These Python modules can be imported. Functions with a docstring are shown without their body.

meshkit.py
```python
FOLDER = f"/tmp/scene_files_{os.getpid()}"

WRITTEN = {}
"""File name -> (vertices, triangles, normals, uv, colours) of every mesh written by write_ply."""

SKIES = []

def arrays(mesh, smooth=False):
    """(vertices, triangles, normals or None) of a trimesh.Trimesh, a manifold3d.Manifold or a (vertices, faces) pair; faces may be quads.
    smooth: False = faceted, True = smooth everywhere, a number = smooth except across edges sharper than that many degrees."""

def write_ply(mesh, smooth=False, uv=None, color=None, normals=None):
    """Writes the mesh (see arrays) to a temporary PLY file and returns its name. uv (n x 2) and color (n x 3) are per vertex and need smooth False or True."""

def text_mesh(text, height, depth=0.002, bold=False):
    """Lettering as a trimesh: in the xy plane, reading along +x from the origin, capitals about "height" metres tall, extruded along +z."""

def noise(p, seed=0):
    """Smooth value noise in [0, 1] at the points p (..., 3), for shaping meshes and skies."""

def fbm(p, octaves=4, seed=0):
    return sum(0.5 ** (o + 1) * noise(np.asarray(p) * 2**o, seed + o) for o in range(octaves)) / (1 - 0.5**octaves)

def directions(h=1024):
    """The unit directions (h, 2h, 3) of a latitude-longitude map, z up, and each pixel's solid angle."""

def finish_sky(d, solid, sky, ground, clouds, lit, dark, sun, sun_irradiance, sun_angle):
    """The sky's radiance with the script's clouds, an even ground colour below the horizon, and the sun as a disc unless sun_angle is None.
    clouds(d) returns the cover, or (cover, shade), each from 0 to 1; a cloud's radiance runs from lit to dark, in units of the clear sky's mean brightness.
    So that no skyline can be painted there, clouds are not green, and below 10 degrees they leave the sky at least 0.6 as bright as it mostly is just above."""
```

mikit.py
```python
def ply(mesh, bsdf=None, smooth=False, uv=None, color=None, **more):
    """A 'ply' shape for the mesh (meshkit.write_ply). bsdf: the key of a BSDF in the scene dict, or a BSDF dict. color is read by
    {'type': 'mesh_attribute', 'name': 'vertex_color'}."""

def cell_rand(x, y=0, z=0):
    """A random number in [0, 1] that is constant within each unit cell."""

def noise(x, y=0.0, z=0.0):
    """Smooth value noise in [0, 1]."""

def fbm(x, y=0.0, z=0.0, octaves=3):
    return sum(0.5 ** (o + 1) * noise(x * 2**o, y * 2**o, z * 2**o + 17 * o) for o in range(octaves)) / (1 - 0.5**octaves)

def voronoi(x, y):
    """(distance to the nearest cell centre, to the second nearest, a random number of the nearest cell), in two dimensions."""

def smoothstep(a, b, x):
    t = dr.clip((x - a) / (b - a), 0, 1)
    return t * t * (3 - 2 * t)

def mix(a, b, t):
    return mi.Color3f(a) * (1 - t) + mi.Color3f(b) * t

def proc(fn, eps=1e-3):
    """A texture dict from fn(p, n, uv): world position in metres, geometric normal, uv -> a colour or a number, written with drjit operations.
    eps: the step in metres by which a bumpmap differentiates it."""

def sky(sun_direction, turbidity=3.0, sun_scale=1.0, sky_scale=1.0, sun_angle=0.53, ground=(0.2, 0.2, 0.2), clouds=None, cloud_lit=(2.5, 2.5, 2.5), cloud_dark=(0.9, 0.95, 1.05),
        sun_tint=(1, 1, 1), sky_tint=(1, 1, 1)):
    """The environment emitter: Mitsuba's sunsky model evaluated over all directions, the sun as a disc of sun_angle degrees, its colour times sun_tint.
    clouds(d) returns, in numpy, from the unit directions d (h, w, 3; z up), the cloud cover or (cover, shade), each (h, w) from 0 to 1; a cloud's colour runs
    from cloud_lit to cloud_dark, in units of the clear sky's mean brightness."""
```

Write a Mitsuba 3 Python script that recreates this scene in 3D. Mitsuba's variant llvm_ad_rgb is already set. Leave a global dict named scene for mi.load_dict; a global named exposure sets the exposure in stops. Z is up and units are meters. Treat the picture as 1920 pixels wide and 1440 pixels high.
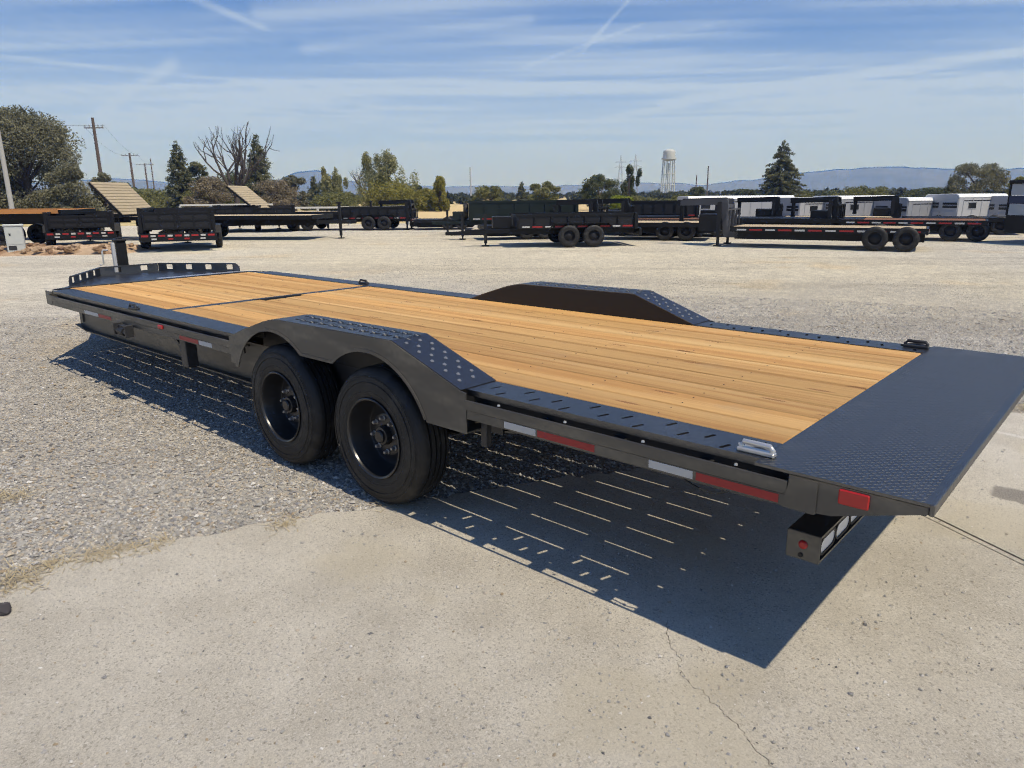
import math, random
import numpy as np, trimesh, drjit as dr, mitsuba as mi
import shapely, shapely.geometry as sg, shapely.ops as so
import mikit, meshkit
from mikit import proc, noise, fbm, voronoi, cell_rand, smoothstep, mix

T = mi.ScalarTransform4f
scene, labels = {}, {}
RNG = np.random.default_rng(7)
random.seed(7)

# ------------------------------------------------------------------ camera, sky, exposure
EYE = np.array([0.395, -3.622, 1.724])
PITCH, ROLL, YAW = 0.2569, -0.0096, 0.84
fwd = np.array([-math.cos(YAW) * math.cos(PITCH), math.sin(YAW) * math.cos(PITCH), -math.sin(PITCH)])
rgt = np.cross(fwd, [0, 0, 1]); rgt /= np.linalg.norm(rgt)
upv = np.cross(rgt, fwd)
upr = -rgt * math.sin(ROLL) + upv * math.cos(ROLL)
FOV = 2 * math.degrees(math.atan(960 / 1346.0))
scene['camera'] = {'type': 'perspective', 'fov': FOV, 'fov_axis': 'x', 'near_clip': 0.05, 'far_clip': 20000.0,
                   'to_world': T().look_at(origin=EYE.tolist(), target=(EYE + fwd).tolist(), up=upr.tolist()),
                   'medium': {'type': 'ref', 'id': 'air'}}
scene['air'] = {'type': 'homogeneous', 'albedo': {'type': 'rgb', 'value': [0.90, 0.95, 1.0]},
                'sigma_t': {'type': 'rgb', 'value': [0.62e-4, 1.25e-4, 3.0e-4]}}
exposure = 1.45
SUN = (0.52, -0.035, 0.855)


def sstep(a, b, x):
    t = np.clip((x - a) / (b - a), 0, 1)
    return t * t * (3 - 2 * t)


def unit(az, el):
    """Direction from azimuth (degrees, counter-clockwise from +x) and elevation."""
    a, e = math.radians(az), math.radians(el)
    return np.array([math.cos(a) * math.cos(e), math.sin(a) * math.cos(e), math.sin(e)])


def arc(d, a, b, width, soft=0.6):
    """Cover of a thin trail along the great circle from a to b (width in degrees)."""
    n = np.cross(a, b); n /= np.linalg.norm(n)
    t = np.cross(n, a); t /= np.linalg.norm(t)
    off = np.degrees(np.arcsin(np.clip(d @ n, -1, 1)))
    ang = np.degrees(np.arctan2(d @ t, d @ (a / np.linalg.norm(a))))
    end = math.degrees(math.acos(np.clip(np.dot(a, b) / np.linalg.norm(a) / np.linalg.norm(b), -1, 1)))
    return np.exp(-(off / width) ** 2) * sstep(-0.5, soft, ang) * (1 - sstep(end - soft, end + 0.8, ang))


def cirrus(d):
    z = np.maximum(d[..., 2], 0.035)
    q = np.stack([d[..., 0] / z, d[..., 1] / z], -1)
    a = math.radians(128)
    u = q[..., 0] * math.cos(a) + q[..., 1] * math.sin(a)
    v = -q[..., 0] * math.sin(a) + q[..., 1] * math.cos(a)
    P = lambda sx, sy, o=0: np.stack([v * sx + o, u * sy + o * 1.7, 0 * u + o], -1)
    w = meshkit.fbm(P(.5, .5, 3), 3) - .5
    v2 = v + 1.2 * w
    Q = lambda sx, sy, o=0: np.stack([v2 * sx + o, u * sy + o * 1.7, 0 * u + o], -1)
    broad = meshkit.fbm(P(.16, .28, 5), 3, 2)
    streak = meshkit.fbm(Q(.25, 1.5, 11), 5, 5)
    fine = meshkit.fbm(Q(.7, 5.0, 21), 4, 9)
    c = sstep(.36, .74, broad * .55 + streak * .45) * (.35 + .65 * sstep(.3, .7, fine))
    c = c * .75 + .22 * sstep(.45, .75, streak) * fine
    low = 1 - sstep(.01, .25, d[..., 2])
    c = c * (1 - .35 * low) * sstep(.03, .085, d[..., 2]) + low ** 1.0 * (.66 + .34 * (.5 + (meshkit.fbm(Q(.05, .5, 31), 4, 13) - .5) * sstep(.03, .085, d[..., 2])))
    trails = [((123.0, 13.4), (126.6, 9.9), .09, .55), ((122.0, 11.7), (131.0, 9.0), .12, .38), ((116.0, 11.6), (129.0, 9.3), .10, .22), ((121.0, 6.3), (97.0, 8.3), .42, .55), ((126.0, 5.2), (112.0, 7.3), .30, .45),
              ((152.0, 7.9), (112.0, 7.1), .22, .45), ((172.0, 8.6), (147.0, 7.6), .16, .42), ((172.0, 6.9), (150.0, 7.2), .18, .32), ((160.5, 5.2), (155.0, 8.9), .55, .38), ((156.0, 13.6), (149.0, 11.2), .25, .4),
              ((137.0, 5.0), (90.0, 4.6), .22, .34), ((118.0, 4.6), (92.0, 5.6), .30, .34), ((147.0, 10.1), (130.0, 12.2), .5, .3), ((150.0, 12.0), (122.0, 14.4), .8, .3)]
    for p, e, wd, st_ in trails:
        c = np.maximum(c, c * .75 + st_ * arc(d, unit(*p), unit(*e), wd) * (.5 + .9 * fine))
    c = c * np.clip(.24 / z, .22, 1)      # thin ice cloud: its cover grows with the length of the path through it
    return np.clip(c, 0, .85)


scene['sky'] = mikit.sky(SUN, turbidity=3.0, clouds=cirrus, cloud_lit=(2.6, 3.15, 4.0), cloud_dark=(1.2, 1.3, 1.45), sky_scale=.86, sky_tint=(.41, .75, 1.23), sun_tint=(.93, 1.0, 1.06))

# ------------------------------------------------------------------ materials
def rgb(*c):
    return {'type': 'rgb', 'value': list(c)}


def mat(name, color, rough=.6, two=True, bump=None, **k):
    b = {'type': 'principled', 'base_color': rgb(*color) if isinstance(color, tuple) else proc(color), 'roughness': rough, **k}
    if bump:
        b = {'type': 'bumpmap', 'scale': bump[1], 'texture': proc(bump[0], eps=bump[2]), 'bsdf': b}
    scene[name] = {'type': 'twosided', 'bsdf': b} if two else b
    return name


def f_wood(p, n, uv):
    k = dr.floor((p.y + 1.04) / .208)
    s = dr.select(p.x < -5.84, 40.0, 0.0)
    r = cell_rand(k, s, 3)
    o = r * 37.0
    warp = noise(p.x * .9 + o, p.y * 7 + o, 2.0) * .05
    g = fbm(p.x * 1.1 + o, (p.y + warp) * 75 + o, p.z * 40, 3)
    g2 = noise(p.x * .5 + o, (p.y + warp) * 24 + o, 5.0)
    fine = noise(p.x * 9 + o, p.y * 320, p.z * 200)
    c = mix((.55, .335, .125), (.435, .238, .08), smoothstep(.35, .75, g * .6 + g2 * .4))
    c = mix(c, mi.Color3f(.64, .43, .19), smoothstep(.6, .9, noise(p.x * .35 + o, p.y * 14 + o, 9.0)) * .6)
    c = c * (.74 + .23 * r) * (.93 + .14 * fine)
    c = mix(c, c * mi.Color3f(1.0, .90, .78), cell_rand(k, s, 9) * .8)
    kx, ky = p.x * 1.15 + o, p.y * 7.5 + o
    d1, d2, rr = voronoi(kx, ky)
    knot = (1 - smoothstep(.05, .10, d1)) * dr.select(rr > .62, 1.0, 0.0)
    c = mix(c, mi.Color3f(.20, .085, .03), knot * .8)
    dust = smoothstep(.62, .85, fbm(p.x * 2.2 + 5, p.y * 3.1, 1.5, 4))
    return mix(c, mi.Color3f(.36, .27, .16), dust * .28)


def b_wood(p, n, uv):
    return fbm(p.x * 2.0, p.y * 90, p.z * 60, 2)


def f_gravel(p, n, uv):
    x, y = p.x, p.y
    macro = fbm(x * .35, y * .35, 1.0, 4)
    macro2 = fbm(x * .09 + 7, y * .09, 4.0, 3)
    d1, d2, r = voronoi(x * 68, y * 68)
    e1, e2, r2 = voronoi(x * 140 + 3, y * 140)
    stone = mix((.29, .282, .258), (.41, .398, .36), r2)
    stone = mix(stone, mi.Color3f(.60, .58, .54), smoothstep(.86, .93, r))
    stone = mix(stone, mi.Color3f(.15, .145, .15), 1 - smoothstep(.10, .17, r))
    stone = mix(stone, mi.Color3f(.38, .30, .21), smoothstep(.70, .74, r2) * .5)
    fines = mix((.475, .445, .372), (.40, .37, .308), fbm(x * 9, y * 9, 3.0, 3)) * (.85 + .3 * r2)
    # coarse stone lies near the apron, the driven part of the yard is packed fines
    dx, dy = x + 2.4, y + .4
    far = smoothstep(4.5, 16.0, dr.sqrt(dx * dx + dy * dy) + (macro - .5) * 6)
    k = smoothstep(.25, .75, far * .72 + (macro - .5) * .55 + (r - .5) * .45 + .08)
    c = mix(stone, fines, k)
    c = mix(c, c * mi.Color3f(1.10, 1.07, .98), smoothstep(.4, .75, macro2))
    c = c * (.86 + .28 * fbm(x * 4.2 + 3, y * 4.2, 8.0, 4)) * (.87 + .26 * noise(x * 13, y * 13, 5.0)) * (.90 + .20 * noise(x * 31, y * 31, 5.0))
    rut = fbm((x * .80 + y * .60) * .12, (y * .80 - x * .60) * 1.1, 3.0, 3)
    c = mix(c, c * mi.Color3f(.84, .83, .82), smoothstep(.52, .66, rut) * .7)
    rust = smoothstep(.66, .80, fbm(x * .55 + 31, y * .55 + 2, 2.0, 4))
    return mix(c, c * mi.Color3f(1.04, .91, .72), rust * .5)


def b_gravel(p, n, uv):
    d1, d2, r = voronoi(p.x * 68, p.y * 68)
    return (1 - d1) * (.5 + .5 * r)


def f_concrete(p, n, uv):
    x, y = p.x, p.y
    m = fbm(x * .8, y * .8, 2.0, 5)
    m2 = fbm(x * 4.0 + 9, y * 4.0, 6.0, 4)
    d1, d2, r = voronoi(x * 210, y * 210)
    e1, e2, r2 = voronoi(x * 125 + 1, y * 125)
    c = mix((.362, .332, .275), (.470, .438, .372), smoothstep(.25, .75, m * .55 + m2 * .45))
    c = c * (.85 + .30 * r)
    c = mix(c, mi.Color3f(.17, .155, .135), smoothstep(.93, .96, r2) * .45)
    c = mix(c, mi.Color3f(.58, .55, .50), (1 - smoothstep(.03, .05, r2)) * .4)
    tan = smoothstep(.58, .74, fbm(x * 1.7 + 3, y * 1.7 + 8, 9.0, 4))
    c = mix(c, mi.Color3f(.42, .375, .275), tan * .4)
    # oil patch and a chalky scrape on the far slab
    bx, by = x + .02, y - 1.23
    oil = (1 - smoothstep(.11, .14, dr.abs(bx) + .16 * (m2 - .5))) * (1 - smoothstep(.10, .13, dr.abs(by) + .14 * (m2 - .5)))
    c = mix(c, mi.Color3f(.17, .155, .14), oil * (.6 + .4 * r))
    sc = (1 - smoothstep(.012, .035, dr.abs(y - 2.52 + .16 * (x + .3)) + .03 * (m2 - .5))) * smoothstep(-.75, -.4, x)
    return mix(c, mi.Color3f(.60, .58, .54), sc * .6 * smoothstep(.3, .6, r2 + .2))


def b_concrete(p, n, uv):
    d1, d2, r = voronoi(p.x * 210, p.y * 210)
    return r * (1 - d1) + .8 * fbm(p.x * 30, p.y * 30, 1.0, 2)


def f_field(p, n, uv):
    m = fbm(p.x * .02, p.y * .02, 1.0, 4)
    f = fbm(p.x * .6, p.y * .6, 2.0, 3)
    c = mix((.40, .30, .16), (.30, .25, .13), m)
    return mix(c, mi.Color3f(.13, .14, .06), smoothstep(.52, .66, m * .7 + f * .3))


def f_paint(p, n, uv):
    d = fbm(p.x * 3.1, p.y * 3.3, p.z * 5, 4)
    s = noise(p.x * 60, p.y * 60, p.z * 60)
    c = mi.Color3f(.014, .014, .016)
    return mix(c, mi.Color3f(.050, .046, .041), smoothstep(.5, .78, d) * (.25 + .5 * s))


def f_beam(p, n, uv):
    d = fbm(p.x * 2.1, p.y * 2.3, p.z * 6, 4)
    s = noise(p.x * 45, p.y * 45, p.z * 45)
    return mix((.050, .046, .040), (.165, .145, .11), smoothstep(.40, .72, d) * (.5 + .5 * s))


def f_rubber(p, n, uv):
    d = fbm(p.x * 9, p.y * 9, p.z * 9, 3)
    return mix((.010, .010, .010), (.032, .030, .027), smoothstep(.45, .8, d))


def leaf(a, b, sc=2.2):
    def f(p, n, uv):
        return mix(a, b, smoothstep(.3, .7, noise(p.x * sc, p.y * sc, p.z * sc) * .6 + .4 * cell_rand(p.x * 3.1, p.y * 3.1, p.z * 3.1)))
    return f


def f_mount(p, n, uv):
    m = fbm(p.x * .004, p.y * .004, p.z * .02, 4)
    return mix((.05, .06, .045), (.13, .12, .085), m)


def f_stone(p, n, uv):
    return mi.Color3f(.3)


paint = {'type': 'roughplastic', 'distribution': 'ggx', 'int_ior': 2.2, 'alpha': .14, 'diffuse_reflectance': proc(f_paint)}
scene['tread_paint'] = {'type': 'twosided', 'bsdf': {'type': 'roughplastic', 'distribution': 'ggx', 'int_ior': 2.2, 'alpha': .34, 'diffuse_reflectance': proc(f_paint)}}
scene['black_paint'] = {'type': 'twosided', 'bsdf': paint}
scene['beam_paint'] = {'type': 'twosided', 'bsdf': {'type': 'roughplastic', 'distribution': 'ggx', 'int_ior': 1.8, 'alpha': .2, 'diffuse_reflectance': proc(f_beam)}}
mat('wood', f_wood, .72, bump=(b_wood, .0012, 2e-3))
mat('gravel_mat', f_gravel, .95, bump=(b_gravel, .007, 2e-3))
mat('concrete_mat', f_concrete, .9, bump=(b_concrete, .0016, 2e-3))
mat('field_mat', f_field, 1.0)
mat('rubber', f_rubber, .62)
mat('rim_black', (.014, .014, .015), .28, clearcoat=.8)
mat('chrome', (.38, .37, .36), .3, metallic=.7)
mat('dot_steel', (.16, .17, .19), .4)
mat('zinc', (.66, .65, .62), .36, metallic=.7)
mat('inner_paint', (.014, .013, .013), .5)
mat('dark_steel', (.03, .03, .032), .45)
mat('red_lens', (.42, .012, .012), .25, clearcoat=.6)
mat('white_lens', (.62, .62, .60), .22, clearcoat=.6)
mat('red_tape', (.32, .02, .02), .45)
mat('white_tape', (.50, .50, .48), .45)
mat('tape_grey', (.55, .55, .55), .5)
mat('cable', (.02, .02, .02), .5)
mat('stone_mat', (.3, .3, .3), .95)
scene['stone_mat'] = {'type': 'twosided', 'bsdf': {'type': 'diffuse', 'reflectance': {'type': 'mesh_attribute', 'name': 'vertex_color'}}}
scene['straw'] = {'type': 'twosided', 'bsdf': {'type': 'diffuse', 'reflectance': rgb(.50, .42, .27)}}
mat('yard_black', (.010, .010, .011), .42, specular=.3)
mat('yard_charcoal', (.018, .018, .020), .5, specular=.3)
mat('yard_green', (.014, .021, .019), .5, specular=.3)
mat('yard_wood', (.37, .295, .19), .8)
mat('yard_orange', (.52, .24, .08), .75)
mat('ramp_wood', (.40, .33, .22), .85)
mat('grey_panel', (.33, .34, .37), .35)
mat('white_panel', (.44, .445, .46), .4)
mat('silver_panel', (.38, .39, .41), .35, metallic=.3)
mat('roof_white', (.82, .82, .80), .4)
mat('yard_grey', (.075, .075, .082), .5)
mat('dark_glass', (.02, .022, .026), .12)
mat('pale_glass', (.36, .40, .44), .15)
mat('navy', (.02, .03, .075), .4)
mat('rusty', (.16, .075, .04), .8)
mat('box_paint', (.50, .52, .50), .6)
mat('dirt_mat', leaf((.40, .29, .19), (.24, .15, .09), 1.2), 1.0)
mat('pole_wood', (.13, .10, .085), .9)
mat('pole_pale', (.42, .41, .38), .7)
mat('tower_white', (.58, .59, .55), .5)
mat('lattice_grey', (.45, .46, .48), .6)
mat('fence_paint', (.62, .60, .54), .7)
mat('bark', (.10, .078, .06), .95)
mat('dead_bark', (.085, .072, .064), .95)
mat('mount_mat', f_mount, 1.0)
for nm, a, b in [('leaf_oak', (.16, .158, .10), (.31, .30, .20)), ('leaf_dark', (.09, .112, .062), (.19, .20, .105)), ('leaf_conifer', (.11, .122, .07), (.24, .235, .125)), ('leaf_olive', (.155, .165, .07), (.30, .29, .125)),
                 ('leaf_willow', (.26, .265, .125), (.42, .40, .20)), ('leaf_yellow', (.23, .22, .065), (.39, .355, .105)), ('leaf_brown', (.20, .17, .115), (.36, .31, .22)), ('leaf_bright', (.20, .25, .035), (.35, .38, .07)), ('leaf_far', (.06, .07, .045), (.12, .125, .075))]:
    scene[nm] = {'type': 'principledthin', 'base_color': proc(leaf(a, b)), 'roughness': .7, 'diff_trans': .6}

# ------------------------------------------------------------------ helpers
used = {}


def numbered(base):
    k = used.get(base, -1) + 1
    used[base] = k
    return base if k == 0 else f'{base}_{k:03d}'


def tag(key, label=None, cat=None, group=None, kind=None):
    d = {k: v for k, v in dict(label=label, category=cat, group=group, kind=kind).items() if v}
    labels[key] = {**labels.get(key, {}), **d}
    return key


def part(parent, name, mesh, bsdf, smooth=30, kind=None, label=None, to=None):
    key = numbered(f'{parent}__{name}')
    d = mesh if isinstance(mesh, dict) else mikit.ply(mesh, bsdf, smooth)
    scene[key] = {**d, **({'to_world': to} if to is not None else {})}
    if kind or label:
        tag(key, label=label, kind=kind)
    return key


def sub(parent, name):
    return numbered(f'{parent}__{name}')


def thing(name, label, cat, group=None):
    return tag(numbered(name), label, cat, group)


def single(name, mesh, bsdf, smooth=30, label=None, cat=None, group=None, kind=None, **k):
    key = numbered(name)
    scene[key] = mikit.ply(mesh, bsdf, smooth, **k)
    return tag(key, label, cat, group, kind)


def cat(ms):
    return trimesh.util.concatenate(ms)


def box(x0, x1, y0, y1, z0, z1):
    m = trimesh.creation.box(extents=(abs(x1 - x0), abs(y1 - y0), abs(z1 - z0)))
    m.apply_translation(((x0 + x1) / 2, (y0 + y1) / 2, (z0 + z1) / 2))
    return m


def cbox(x0, x1, y0, y1, z0, z1, c=.004):
    """Box with every edge chamfered."""
    x0, x1, y0, y1, z0, z1 = min(x0, x1), max(x0, x1), min(y0, y1), max(y0, y1), min(z0, z1), max(z0, z1)
    c = min(c, (x1 - x0) / 2.5, (y1 - y0) / 2.5, (z1 - z0) / 2.5)
    P = []
    for X, sx in ((x0, 1), (x1, -1)):
        for Y, sy in ((y0, 1), (y1, -1)):
            for Z, sz in ((z0, 1), (z1, -1)):
                P += [(X + c * sx, Y + c * sy, Z), (X + c * sx, Y, Z + c * sz), (X, Y + c * sy, Z + c * sz)]
    return trimesh.convex.convex_hull(np.array(P))


def extrude(poly, depth, M=None):
    polys = getattr(poly, 'geoms', [poly])
    m = cat([trimesh.creation.extrude_polygon(g, depth, engine='earcut') for g in polys])
    if M is not None:
        m.apply_transform(M)
    return m


def xz(poly, y0, y1):
    """Polygon drawn in (x, z), standing between y0 and y1."""
    m = extrude(poly, y1 - y0)
    v = m.vertices.copy()
    m.vertices = np.stack([v[:, 0], y0 + v[:, 2], v[:, 1]], -1)
    m.invert()
    return m


def yz(poly, x0, x1):
    m = extrude(poly, x1 - x0)
    v = m.vertices.copy()
    m.vertices = np.stack([x0 + v[:, 2], v[:, 0], v[:, 1]], -1)
    return m


def tube(pts, rad, sides=8):
    p = np.asarray(pts, float)
    r = np.broadcast_to(np.asarray(rad, float), (len(p),))
    t = np.gradient(p, axis=0); t /= np.linalg.norm(t, axis=1, keepdims=True) + 1e-12
    a = np.cross(t, np.where(np.abs(t[:, 2:]) < .9, [0, 0, 1.0], [1.0, 0, 0])); a /= np.linalg.norm(a, axis=1, keepdims=True) + 1e-12
    b = np.cross(t, a); ang = np.arange(sides) * 2 * np.pi / sides
    v = p[:, None] + r[:, None, None] * (np.cos(ang)[None, :, None] * a[:, None] + np.sin(ang)[None, :, None] * b[:, None])
    i, j = np.meshgrid(np.arange(len(p) - 1), np.arange(sides), indexing='ij')
    q = np.stack([i * sides + j, i * sides + (j + 1) % sides, (i + 1) * sides + (j + 1) % sides, (i + 1) * sides + j], -1).reshape(-1, 4)
    v = v.reshape(-1, 3)
    f = np.vstack([q[:, [0, 1, 2]], q[:, [0, 2, 3]]])
    n = len(v); v = np.vstack([v, p[:1], p[-1:]])
    k = np.arange(sides); e = (len(p) - 1) * sides
    f = np.vstack([f, np.stack([(k + 1) % sides, k, 0 * k + n], 1), np.stack([e + k, e + (k + 1) % sides, 0 * k + n + 1], 1)])
    return trimesh.Trimesh(v, f, process=False)


def bar(a, b, w, h=None):
    """Square bar from a to b."""
    h = h or w
    a, b = np.asarray(a, float), np.asarray(b, float)
    L = np.linalg.norm(b - a)
    m = trimesh.creation.box(extents=(L, w, h))
    x = (b - a) / L
    y = np.cross([0, 0, 1.0], x) if abs(x[2]) < .98 else np.array([0, 1.0, 0])
    y /= np.linalg.norm(y)
    M = np.eye(4); M[:3, 0], M[:3, 1], M[:3, 2], M[:3, 3] = x, y, np.cross(x, y), (a + b) / 2
    m.apply_transform(M)
    return m


def lathe(prof, n=48, axis='z'):
    """Revolve (radius, height) points."""
    m = trimesh.creation.revolve(np.array(prof, float), sections=n)
    if axis == 'y':
        v = m.vertices.copy(); m.vertices = np.stack([v[:, 0], v[:, 2], -v[:, 1]], -1)
    if axis == 'x':
        v = m.vertices.copy(); m.vertices = np.stack([v[:, 2], v[:, 1], -v[:, 0]], -1)
    return m


def ring(c, r, t, n=20, m=8, M=None):
    k = trimesh.creation.torus(r, t, major_sections=n, minor_sections=m)
    if M is not None:
        k.apply_transform(M)
    k.apply_translation(c)
    return k


RX = trimesh.transformations.rotation_matrix
# yard frame: metres to the side and ahead of the spot where one stands
R2 = np.array([math.sin(YAW), math.cos(YAW)]); F2 = np.array([-math.cos(YAW), math.sin(YAW)])
YDEG = math.degrees(math.atan2(R2[1], R2[0]))


def yard(r, f):
    return EYE[:2] + r * R2 + f * F2


def place(r, f, z=0, deg=0):
    p = yard(r, f)
    return T().translate([float(p[0]), float(p[1]), float(z)]).rotate([0, 0, 1], YDEG + deg)


# ------------------------------------------------------------------ setting: ground, yard, apron, mountains, haze
gr = lathe([(0, 0), (30, 0), (300, 0), (1500, 0), (6200, 0)], 64)
gr.vertices[:, 2] = -.10
single('ground', gr, 'field_mat', label='dry straw coloured field stretching to the hills', kind='structure')
ax = np.array([.86, -.51]); ax /= np.linalg.norm(ax); ay = np.array([-ax[1], ax[0]])
Jo = np.array([-.33, .60])
left_edge = [(-4.6, -7.5), (-3.75, -4.6), (-3.30, -3.35), (-3.30, -3.01), (-3.41, -2.82), (-3.37, -2.6), (-3.27, -2.36), (-3.13, -2.08), (-2.98, -1.78), (-2.77, -1.34)]
corner = np.array([-.2, 3.33])
edge = [np.array(q) for q in left_edge]
pts = list(edge)
for t in np.linspace(0, 1, 24)[1:]:
    q = edge[-1] * 0 + np.array(left_edge[-1]) * (1 - t) + corner * t
    pts.append(q)
rag = np.random.default_rng(3)
ragged = []
for a, b in zip(pts[:-1], pts[1:]):
    for t in np.linspace(0, 1, 5)[:-1]:
        q = a * (1 - t) + b * t
        ragged.append(q + rag.normal(0, .02, 2))
ragged.append(corner)
farpts = [corner + ax * 6.0, corner + ax * 6.0 - ay * 14]
apron = sg.Polygon([tuple(q) for q in ragged] + [tuple(q) for q in farpts]).buffer(0)
big = lambda s: sg.Polygon([tuple(Jo + ax * -20 + ay * .028 * s), tuple(Jo + ax * 20 + ay * .028 * s), tuple(Jo + ax * 20 + ay * 40 * s), tuple(Jo + ax * -20 + ay * 40 * s)])
near_slab, far_slab = apron.intersection(big(-1)), apron.intersection(big(1))
crack_pts = [(-.90, -1.22), (-.86, -1.30), (-.80, -1.37), (-.735, -1.41), (-.70, -1.475), (-.64, -1.52), (-.58, -1.535), (-.50, -1.565), (-.46, -1.595), (-.39, -1.615), (-.335, -1.67), (-.26, -1.70), (-.16, -1.78), (.0, -1.83), (.2, -1.97)]
jag = []
for a, b in zip(crack_pts[:-1], crack_pts[1:]):
    for t in np.linspace(0, 1, 7)[:-1]:
        jag.append(np.array(a) * (1 - t) + np.array(b) * t + rag.normal(0, .0045, 2))
cut = so.unary_union([sg.LineString([tuple(a), tuple(b)]).buffer(.0007 + .0012 * rag.random(), cap_style=2) for a, b in zip(jag[:-1], jag[1:])])
near_slab = near_slab.difference(cut)
joint = sg.LineString([tuple(Jo - ax * 20), tuple(Jo + ax * 20)]).buffer(.0165).intersection(apron.buffer(-.02))


def slab_mesh(poly, z0, z1):
    m = extrude(poly, z1 - z0); m.apply_translation((0, 0, z0)); return m


ap = 'concrete_apron'
used[ap] = 0
tag(ap, 'pale broom finished concrete apron under the tail of the trailer', kind='structure')
for g in getattr(near_slab, 'geoms', [near_slab]):
    if g.area > .5:
        part(ap, 'slab', slab_mesh(g, -.09, 0), 'concrete_mat', False)
part(ap, 'slab', slab_mesh(far_slab, -.09, 0), 'concrete_mat', False)
part(ap, 'joint_filler', slab_mesh(joint, -.08, -.002), 'concrete_mat', False)
yardpoly = sg.Polygon([tuple(yard(r, f)) for r, f in [(-75, -12), (75, -12), (75, 47), (30, 49), (-75, 50)]]).difference(apron.buffer(-.04))
ym = extrude(yardpoly, .07); ym.apply_translation((0, 0, -.085))
single('gravel_yard', ym, 'gravel_mat', False, label='open yard of packed pale gravel', kind='structure')

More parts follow.
